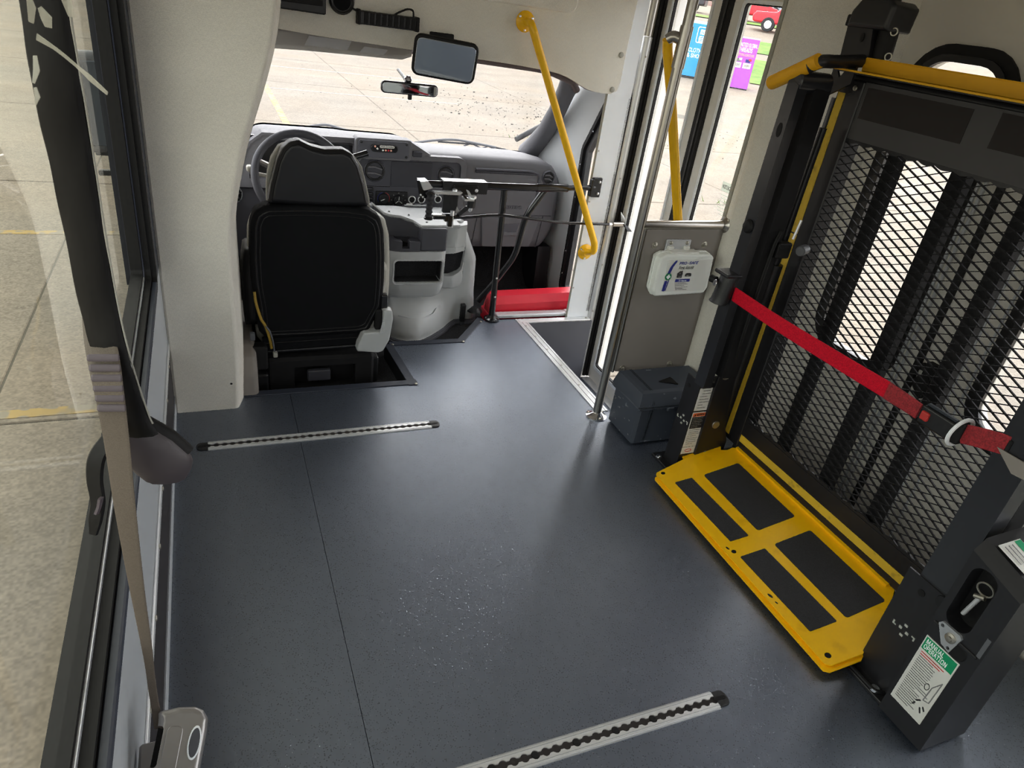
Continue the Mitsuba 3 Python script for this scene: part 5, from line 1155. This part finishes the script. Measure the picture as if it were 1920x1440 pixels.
add(key_for(pm + '__label_drawing'), ext(sg.MultiLineString([[(.56, .12), (.553, .128)], [(.545, .11), (.54, .10)], [(.563, .105), (.560, .112)], [(.54, .118), (.535, .112)]]).buffer(.002), 'x', 1.4488, 1.4497), 'ink_black', False)
n2 = unit(V(-.03, -.27, 1)); u2 = unit(V(0, -1, -.27))
t0 = V(1.50, .598, .5675)
add(key_for(pm + '__label'), hull([V(1.478, .598, .5645), V(1.478, .530, .546), V(1.545, .598, .5695), V(1.545, .530, .551), V(1.478, .598, .563), V(1.545, .530, .5495)]), 'label_white', False)
add(key_for(pm + '__label_band'), hull([V(1.524, .595, .5690), V(1.524, .533, .5515), V(1.542, .595, .5703), V(1.542, .533, .5528), V(1.524, .595, .568), V(1.542, .533, .551)]), 'ink_teal', False)
for k in range(3):
    x = 1.486 + k * .011
    add(key_for(pm + '__label_line'), hull([V(x, .59, .5640 + (x - 1.478) * .075 + .0008), V(x, .548, .5525 + (x - 1.478) * .075 + .0008), V(x + .003, .59, .5648 + (x - 1.478) * .075 + .0008), V(x + .003, .548, .5532 + (x - 1.478) * .075)]), 'ink_grey', False)
# upper motor of the lift door above the platform
G = thing('lift_door_operator', 'black motor housing hanging above the front corner of the lift platform', 'door operator')
part(G, 'hanger', hull([(1.700, 1.575, 1.395), (1.700, 1.682, 1.395), (1.73, 1.575, 1.395), (1.73, 1.682, 1.395), (1.700, 1.600, 1.486), (1.700, 1.692, 1.486), (1.73, 1.600, 1.486), (1.73, 1.692, 1.486)]), 'black_steel', 15)
part(G, 'housing', pillow(sg.Polygon([(1.692, 1.484), (1.55, 1.484), (1.545, 1.545), (1.565, 1.557), (1.66, 1.562), (1.688, 1.525)]), 'x', 1.69, 1.79, .012), 'black_plastic')
part(G, 'side_tab', box(1.70, 1.74, 1.69, 1.706, 1.486, 1.515, .003), 'rubber', False)
part(G, 'motor', cyl((1.735, 1.570, 1.415), (1.735, 1.575, 1.485), .026, 20), 'rubber')
part(G, 'post', box(1.72, 1.76, 1.59, 1.66, 1.55, 1.97, .004), 'black_plastic')
part(G, 'latch_ring', torus((1.72, 1.545, 1.485), (1, .3, 0), .009, .002, 18, 6), 'steel_bolt')
part(G, 'latch_ring', torus((1.72, 1.535, 1.425), (1, .3, 0), .009, .002, 18, 6), 'steel_bolt')
part(G, 'slot', ext(affinity.scale(sg.Point(1.625, 1.462).buffer(.008), .8, 1.4), 'x', 1.697, 1.7005), 'rubber', False)

# ------------------------------------------------------------------ red safety belt across the platform
R = thing('safety_belt', 'red webbing safety belt stretched across the lift platform, with a black buckle', 'belt')
def belt(p, w_, m_, nm, th=.003): return part(R, nm, strip(p, (0, .04, 1), w_, th), m_)
bp_ = spline([(1.500, 1.618, .713), (1.505, 1.40, .706), (1.507, 1.15, .708), (1.505, .985, .713)], 8)
belt(bp_, .045, 'red_web', 'webbing')
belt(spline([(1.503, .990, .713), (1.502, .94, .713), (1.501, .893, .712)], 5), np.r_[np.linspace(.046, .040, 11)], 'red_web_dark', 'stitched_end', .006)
part(R, 'buckle', rbox(1.490, 1.512, .797, .885, .692, .738, .006), 'black_plastic')
part(R, 'buckle_edge', box(1.494, 1.508, .80, .88, .738, .744, .003), 'box_dark', False)
part(R, 'release_button', rbox(1.484, 1.494, .858, .879, .705, .727, .004), 'red_button')
part(R, 'buckle_end', rbox(1.492, 1.512, .780, .800, .692, .750, .007), 'rubber')
part(R, 'white_ring', torus((1.502, .789, .722), (0, 1, .1), .034, .0045, 36, 8), 'white_ring')
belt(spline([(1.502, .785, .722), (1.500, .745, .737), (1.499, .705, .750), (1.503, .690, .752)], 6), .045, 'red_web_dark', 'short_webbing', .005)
part(R, 'end_clip', box(1.497, 1.510, .684, .692, .735, .768, .002), 'rubber', False)
M = part(R, 'retractor', loft([[(1.475 + .026 * math.cos(a) + .004 * k, 1.628 + .032 * math.sin(a) - .001 * k, z) for a in np.arange(24) * np.pi / 12] for k, z in enumerate((.672, .677, .70, .735, .765, .770))]), 'black_plastic')
add(M + '__badge', lathe([(.011, 0), (.010, .003), (0, .004)], (1.4535, 1.640, .733), (-1, .25, .1), 20), 'chrome')
add(M + '__top_cap', rbox(1.452, 1.512, 1.592, 1.66, .764, .776, .005), 'black_steel')
add(M + '__side_screw', cyl((1.468, 1.655, .735), (1.462, 1.675, .735), .012, 14), 'rubber')
part(R, 'anchor_plate', hull([(1.497, .704, .742), (1.497, .61, .745), (1.497, .655, .708), (1.497, .62, .712), (1.494, .704, .742), (1.494, .61, .745), (1.494, .655, .708), (1.494, .62, .712)]), 'gelcoat_dark', False)

# ------------------------------------------------------------------ lift doors with their windows
def ldoor(n, label, y0, y1, w0, w1):
    d_ = struct(n, label)
    o_ = sg.box(y0, -.35, y1, 1.66); h_ = rrect(w0, w1, .50, 1.445, .095)
    part(d_, 'panel', ext(o_.difference(h_), 'x', 2.045, 2.08), 'door_grey', False)
    part(d_, 'gasket', ext(h_.buffer(.040).difference(h_), 'x', 2.035, 2.05), 'rubber', 30)
    part(d_, 'gasket_lip', ext(h_.buffer(.012).difference(h_.buffer(-.008)), 'x', 2.026, 2.04), 'black_plastic', 30)
    part(d_, 'pane', trimesh.Trimesh([(2.06, w0 - .01, .49), (2.06, w1 + .01, .49), (2.06, w1 + .01, 1.455), (2.06, w0 - .01, 1.455)], [[0, 1, 2], [0, 2, 3]], process=False), 'glass_light', False)
    return d_
d3 = ldoor('door_3', 'front lift door with a rounded window in a black gasket, behind the platform mesh', 1.292, 1.79, 1.392, 1.688)
d4 = ldoor('door_4', 'rear lift door with a rounded window, behind the buckle of the red belt', .52, 1.278, .76, 1.062)
part(d3, 'door_seam', box(2.03, 2.05, 1.276, 1.294, -.3, 1.66), 'rubber', False)
for y in (1.352, 1.333):
    part(d3, 'edge_trim', box(2.033, 2.046, y - .004, y + .004, -.3, 1.66, .002), 'aluminium', False)
for y in (1.215, 1.155, 1.115):
    part(d4, 'panel_ridge', box(2.040, 2.046, y - .003, y + .003, -.3, 1.66, .001), 'alu_panel', False)
part(d4, 'lock_hardware', join(box(2.02, 2.046, 1.18, 1.27, .585, .605, .003), box(2.02, 2.046, 1.22, 1.25, .50, .62, .003), cyl((2.02, 1.235, .545), (2.045, 1.235, .545), .03), tube(spline([(2.03, 1.25, .60), (2.02, 1.19, .55), (2.03, 1.15, .50), (2.02, 1.20, .46)]), .004, 6)), 'rubber')
# ------------------------------------------------------------------ belts hanging at the left window
SIDE = V(.9205, -.3671, .1334)
b = thing('hanging_seat_belt', 'black seat belt sleeve and brown webbing hanging in front of the left window', 'seat belt')
pa = spline([(-.124, .832, 1.43), (-.129, .835, 1.357), (-.130, .838, 1.297), (-.130, .845, 1.23), (-.130, .849, 1.15), (-.128, .848, 1.055), (-.123, .840, .998), (-.116, .834, .950), (-.109, .832, .909), (-.103, .830, .884)], 6)
t_ = np.linspace(0, 1, len(pa))
wa = np.interp(t_, [0, .12, .25, .5, .75, .9, 1], [.044, .046, .048, .044, .042, .040, .046])
fold = []
for i, p_ in enumerate(pa):
    w_ = wa[i] / 2; q = np.cross(SIDE, unit(pa[min(i + 1, len(pa) - 1)] - pa[max(i - 1, 0)])); q = unit(q)
    a_ = [(-1, 0), (-.78, .006), (-.5, .002), (-.18, .0105), (.15, .002), (.5, .012), (.82, .003), (1, .0), (.8, -.006), (0, -.009), (-.8, -.006)]
    wob = .0015 * math.sin(i * .7)
    fold.append([p_ + SIDE * (u_ * w_) + q * (h_ + wob * math.cos(u_ * 5 + i * .3)) for u_, h_ in a_])
part(b, 'sleeve', loft(fold), 'strap_black', 50)
part(b, 'sleeve_edge', tube([p_ + SIDE * (w_ / 2 + .0012) for p_, w_ in zip(pa[:-4], wa)], .0011, 6), 'seat_grey')
pb = spline([(-.140, .905, 1.035), (-.1345, .862, 1.015), (-.1255, .806, .985), (-.1235, .787, .911), (-.124, .766, .814), (-.125, .757, .695), (-.126, .757, .572), (-.128, .755, .484), (-.127, .746, .415)], 7)
tb = np.linspace(0, 1, len(pb)); wb_ = np.interp(tb, [0, .12, .25, .32, .5, .65, .8, .9, 1], [.030, .034, .036, .033, .026, .018, .012, .012, .014])
part(b, 'webbing', strip(pb, SIDE, wb_, .0035), 'strap_brown')
to_eye = unit(EYE - V(-.124, .80, .98))
for k_ in range(6):
    q_ = V(-.1270, .815, 1.003) * (1 - k_ / 5) + V(-.1240, .793, .948) * (k_ / 5) + to_eye * .0035; t__ = .038 - .0008 * k_
    part(b, 'keeper_rib', obox(q_, SIDE, np.cross(to_eye, SIDE), to_eye, t__, .0085, .005, .002), 'strap_mauve')
fl_ = []
for k, s_ in enumerate(np.linspace(0, 1, 13)):
    c_ = V(-.122, .842, .884) * (1 - s_) + V(-.063, .838, .800) * s_; dn = unit(V(.05, 0, -.085)); dd = unit(np.cross(dn, V(0, 1, 0)))
    r_ = .034 * (1 - max(0, (s_ - .72) / .28) ** 2.2 * .75) * (.72 + .28 * min(1, s_ * 2.5)); th_ = np.arange(20) * np.pi / 10
    fl_.append([c_ + dd * r_ * math.cos(a_) + V(0, 1, 0) * r_ * .42 * math.sin(a_) for a_ in th_])
part(b, 'belt_guide', loft(fl_), 'sleeve_grey', 60)
part(b, 'belt_guide_hood', loft([[p_ * 1.0 + V(.004, .006, .007) for p_ in r_] for r_ in fl_[:10]]), 'strap_black', 60)
part(b, 'tail', strip(spline([(-.122, .83, .905), (-.134, .815, .893), (-.150, .806, .872), (-.156, .800, .845), (-.156, .793, .815), (-.161, .788, .792), (-.166, .785, .770)], 5), SIDE, np.interp(np.linspace(0, 1, 31), [0, .4, .7, .85, 1], [.020, .021, .018, .017, .010]), .006), 'strap_black')
part(b, 'tail_stitching', strip([(-.151, .786, .824), (-.154, .785, .812), (-.158, .783, .803)], SIDE, .004, .008), 'strap_mauve')
cw = thing('clear_wrap', 'crumpled strip of clear plastic wound round the top of the hanging belt', 'plastic wrap')
part(cw, 'band', strip(spline([(-.126, .758, 1.343), (-.112, .752, 1.335), (-.098, .746, 1.324), (-.086, .738, 1.314), (-.076, .731, 1.306)], 6), (.1, -.3, .9), np.interp(np.linspace(0, 1, 25), [0, .2, .5, .7, 1], [.0065, .004, .0035, .0065, .004]), .0012), 'tape_clear')
for q0, q1, w_ in (((-.131, .775, 1.352), (-.128, .765, 1.378), .007), ((-.131, .765, 1.327), (-.135, .760, 1.305), .006), ((-.118, .77, 1.350), (-.122, .77, 1.365), .010), ((-.100, .775, 1.360), (-.106, .77, 1.385), .009), ((-.134, .758, 1.302), (-.136, .756, 1.288), .005)):
    a_, c_ = V(*q0), V(*q1); part(cw, 'fold', strip([a_, (a_ + c_) / 2 + V(.002, -.002, 0), c_], SIDE, [w_ * .6, w_, w_ * .4], .001), 'tape_clear')
r = thing('belt_retractor', 'silver grey seat belt retractor housing with an oval cap, low on the left wall', 'belt retractor')
# its face leans up and back: local axes across, up the face, out of the face
rn = unit(V(.08, -.58, .81)); ru = unit(SIDE - rn * (SIDE @ rn)); rv = np.cross(rn, ru); ro = V(-.0985, .700, .428)
def onr(me): return trimesh.Trimesh(ro + me.vertices[:, :1] * ru + me.vertices[:, 1:2] * rv + me.vertices[:, 2:] * rn, me.faces, process=False)
hp = sg.Polygon([(-.036, .044), (-.010, .0505), (.012, .0515), (.024, .047), (.0325, .036), (.034, .02), (.034, -.065), (-.034, -.065), (-.0335, .030)])
hs = cut(pillow(hp, 'z', -.045, .006, .004, .010, 110, 5), pillow(rrect(-.05, -.0245, -.028, .0255, .005), 'z', -.06, .05, 0, 0))
part(r, 'housing', onr(hs), 'silver_paint', 40)
part(r, 'thumb_recess', onr(pillow(rrect(-.021, .002, -.036, .026, .008), 'z', .0045, .0068, 0, .002)), 'silver_paint')
part(r, 'slot_back', onr(box(-.033, -.024, -.030, .028, -.040, -.036)), 'rubber', False)
part(r, 'foot_lip', onr(pillow(rrect(-.030, .034, -.078, -.058, .006), 'z', -.02, .016, .004, .006)), 'silver_paint')
part(r, 'mounting_plate', box(-.160, -.085, .715, .765, .345, .365, .004), 'silver_paint', False)
el = affinity.scale(sg.Point(.0195, .004).buffer(1, quad_segs=14), .0088, .0225)
part(r, 'cap_ring', onr(pillow(el, 'z', .003, .0085, .0, .0015, 56)), 'white_paint')
part(r, 'cap', onr(pillow(affinity.scale(el, .78, .86), 'z', .004, .0092, .0, .001, 56)), 'bezel')

# ------------------------------------------------------------------ outside: mirrors, wipers
m = thing('left_door_mirror', 'black door mirror outside the left window on two arms', 'door mirror')
part(m, 'housing', pillow(sg.Polygon([(-.50, .58), (-.505, .90), (-.49, .985), (-.41, .99), (-.392, .955), (-.385, .80), (-.400, .60), (-.42, .565), (-.48, .56)]), 'y', 3.68, 3.78, .03, .04), 'kick_grey')
part(m, 'glass', pillow(sg.Polygon([(-.485, .60), (-.488, .95), (-.412, .955), (-.398, .80), (-.41, .60)]), 'y', 3.672, 3.685, .004), 'car_glass')
for z in (.560, .468):
    part(m, 'arm', box(-.47, .02, 3.72, 3.75, z - .014, z + .010, .004), 'black_plastic')
m = thing('right_door_mirror', 'black door mirror outside the right windscreen pillar', 'door mirror')
part(m, 'housing', pillow(sg.Polygon([(2.20, .70), (2.19, .92), (2.21, .98), (2.33, .98), (2.34, .72), (2.30, .69)]), 'y', 4.42, 4.50, .03, .03), 'black_plastic')
part(m, 'arm', tube([(1.90, 4.40, .62), (2.22, 4.46, .78)], .018), 'black_plastic')
def wiper(p, blade, label):
    w_ = thing('windscreen_wiper', label, 'wiper', 'windscreen wipers')
    part(w_, 'arm', tube(p, .007, 8), 'kick_grey')
    part(w_, 'blade', tube(blade, .0055, 6), 'rubber'); mid = blade[len(blade) // 2]
    part(w_, 'frame', join(*[tube([blade[0] * (1 - t) + blade[-1] * t, blade[0] * (1 - t - .08) + blade[-1] * (t + .08) + V(0, .02, .016), blade[0] * (1 - t - .18) + blade[-1] * (t + .18)], .0045, 6) for t in (.25, .42, .58)]), 'dash_dark')
wiper(spline([(.36, 4.06, .628), (.50, 4.06, .668), (.612, 4.06, .690), (.70, 4.05, .676), (.80, 4.04, .66)], 5), np.array([(.52, 4.06, .652), (.75, 4.05, .650), (1.02, 4.05, .630)]), 'left windscreen wiper resting behind the steering wheel')
wiper(spline([(1.12, 4.06, .625), (1.25, 4.06, .648), (1.36, 4.06, .657), (1.46, 4.05, .650), (1.62, 4.04, .632)], 5), np.array([(1.26, 4.06, .640), (1.55, 4.05, .640), (1.90, 4.03, .590)]), 'right windscreen wiper resting above the passenger side of the dashboard')

# ------------------------------------------------------------------ outside: donation bins, cars
FW = V(-.63, -.77, 0); RT = V(.77, -.63, 0)                     # the bins face the bus
def bin_(name, label, c, w_, dp_, h_, z0, colour, roof=.12):
    k_ = thing(name, label, 'donation bin', 'donation bins'); c = V(*c, z0)
    pr = sg.Polygon([(0, .05), (0, h_), (-dp_ * .5, h_ + roof), (-dp_, h_ * .97), (-dp_, .05)])
    me = ext(pr, 'z', -w_ / 2, w_ / 2); v_ = me.vertices
    part(k_, 'body', trimesh.Trimesh(c + v_[:, :1] * FW + v_[:, 1:2] * V(0, 0, 1) + v_[:, 2:] * RT, me.faces, process=False), colour, False)
    part(k_, 'base', obox(c - FW * dp_ / 2 + V(0, 0, .03), RT, FW, (0, 0, 1), w_ * .96, dp_ * .96, .1), 'tyre', False)
    return k_, c + FW * .004
def write(k_, txt, o, x, z, h_, m_='print_white', fit=None, bold=True):
    part(k_, 'lettering', lettering(txt, h_, o + RT * x + V(0, 0, z), RT, (0, 0, 1), .004, bold, fit), m_, False)
kb, o = bin_('blue_donation_bin', 'blue clothes and shoes donation bin seen through the front door leaf', (17.02, 23.72), 1.10, 1.0, 1.80, -.25, 'bin_blue', .10)
write(kb, 'CLOTHES', o, -.33, .86, .135, fit=.66); write(kb, '& SHOES', o, -.33, .68, .135, fit=.62)
part(kb, 'emblem', trimesh.Trimesh(*(lambda me: (o + me.vertices[:, :1] * RT + me.vertices[:, 1:2] * V(0, 0, 1) + me.vertices[:, 2:] * FW, me.faces))(ext(rrect(-.14, .24, 1.18, 1.72, .06).difference(rrect(-.11, .21, 1.21, 1.69, .05)).union(sg.box(-.03, 1.46, .02, 1.60)).union(sg.box(.04, 1.46, .08, 1.60)).union(sg.box(.10, 1.46, .15, 1.60)).union(sg.box(-.03, 1.59, .15, 1.63)), 'z', 0, .005)), process=False), 'print_white', False)
for j, z in enumerate((1.40, 1.345, 1.29, 1.235)):
    part(kb, 'emblem_line', obox(o + RT * .06 + V(0, 0, z), RT, FW, (0, 0, 1), (.20, .22, .20, .18)[j], .006, .035), 'print_white', False)
kc, o = bin_('blue_donation_bin', 'second blue donation bin with a darker panel, left of the clothes and shoes bin', (16.5, 26.6), 1.10, 1.0, 1.85, -.36, 'bin_blue', .10)
part(kc, 'dark_panel', obox(o + V(0, 0, 1.38), RT, FW, (0, 0, 1), .9, .02, .5), 'bin_deep', False)
kp_, o = bin_('purple_donation_bin', 'purple donation bin seen through the rear door leaf', (17.95, 22.10), .74, .7, 1.66, -.34, 'bin_purple', .04)
write(kp_, 'UNITED GLOBAL', o, -.30, 1.40, .12, fit=.64); write(kp_, 'THREADS', o, -.30, 1.23, .14, fit=.50); write(kp_, 'CLOTHING DONATIONS', o, -.32, 1.10, .075, 'print_pink', .62)
for j, (x, m_) in enumerate(((-.20, 'label_white'), (.14, 'label_white'))):
    part(kp_, 'sticker', obox(o + RT * x + V(0, 0, .80), RT, FW, (0, 0, 1), .28, .008, .18), m_, False)
    write(kp_, ('GIVE', 'HOPE')[j], o + FW * .006, x - .09, .76, .08, 'ink_grey', .18)
    part(kp_, 'picture', obox(o + RT * x + V(0, 0, .96), RT, FW, (0, 0, 1), .16, .008, .10), ('ink_grey', 'ink_blue')[j], False)
    part(kp_, 'picture', obox(o + RT * (x + .07) + V(0, 0, 1.0), RT, FW, (0, 0, 1), .10, .01, .07), ('print_white', 'ink_red')[j], False)
def car(name, label, c, ang, z0, colour, pick=False):
    k_ = thing(name, label, 'truck' if pick else 'car', 'parked cars'); a_ = math.radians(ang); u_, v_ = V(math.cos(a_), math.sin(a_), 0), V(-math.sin(a_), math.cos(a_), 0); c = V(*c, z0)
    W = lambda me: trimesh.Trimesh(c + me.vertices[:, :1] * u_ + me.vertices[:, 1:2] * v_ + me.vertices[:, 2:] * V(0, 0, 1), me.faces, process=False)
    pr = [(-2.4, .45), (2.35, .45), (2.45, .75), (2.3, 1.0), (1.1, 1.08), (.55, 1.65), (-.7, 1.68), (-.95, 1.1), (-2.4, 1.08)] if pick else [(-2.2, .40), (2.15, .40), (2.25, .65), (2.1, .85), (1.0, .98), (.35, 1.42), (-1.1, 1.42), (-1.8, 1.0), (-2.2, .92)]
    gl_ = [(.95, 1.10), (.52, 1.58), (-.66, 1.6), (-.80, 1.12)] if pick else [(.85, .99), (.32, 1.36), (-1.05, 1.36), (-1.55, 1.0)]
    part(k_, 'body', W(pillow(sg.Polygon(pr).buffer(-.06).buffer(.06), 'y', -.92, .92, .10, .10, 80)), colour)
    part(k_, 'window', W(ext(gl_, 'y', -.94, .94)), 'car_glass', False)
    for x in (-1.45, 1.45):
        for s_ in (-1, 1):
            part(k_, 'wheel', W(cyl((x, s_ * .70, .38), (x, s_ * .97, .38), .38, 20, c=.03)), 'tyre')
            part(k_, 'hub', W(cyl((x, s_ * .96, .38), (x, s_ * .985, .38), .22, 12)), 'alu_bright')
    return k_
RZ = lambda x, y: float(rise(.6 * x + .8 * y)) - .02
car('parked_car', 'dark car parked at the top of the front door glass', (32.0, 48.9), 138, RZ(32.0, 48.9), 'car_black', True)
car('parked_car', 'red car parked behind the blue bin, at the top of the front door glass', (34.9, 44.3), 138, RZ(34.9, 44.3), 'car_red')
car('parked_car', 'red pickup truck parked near the grass verge, at the top of the rear door glass', (32.9, 36.9), 138, RZ(32.9, 36.9), 'car_red', True)
car('parked_car', 'silver grey car parked far back at the top of the rear door glass', (54.0, 66.0), 138, RZ(54.0, 66.0), 'car_silver')
fb = thing('far_building', 'long low brick building at the far side of the lot', 'building')
fo = V(58, 72, 3.6); me = box(-30, 30, -3, 3, 0, 4.2)
part(fb, 'wall', trimesh.Trimesh(fo + me.vertices[:, :1] * RT + me.vertices[:, 1:2] * FW + me.vertices[:, 2:] * V(0, 0, 1), me.faces, process=False), 'brick_far', False)
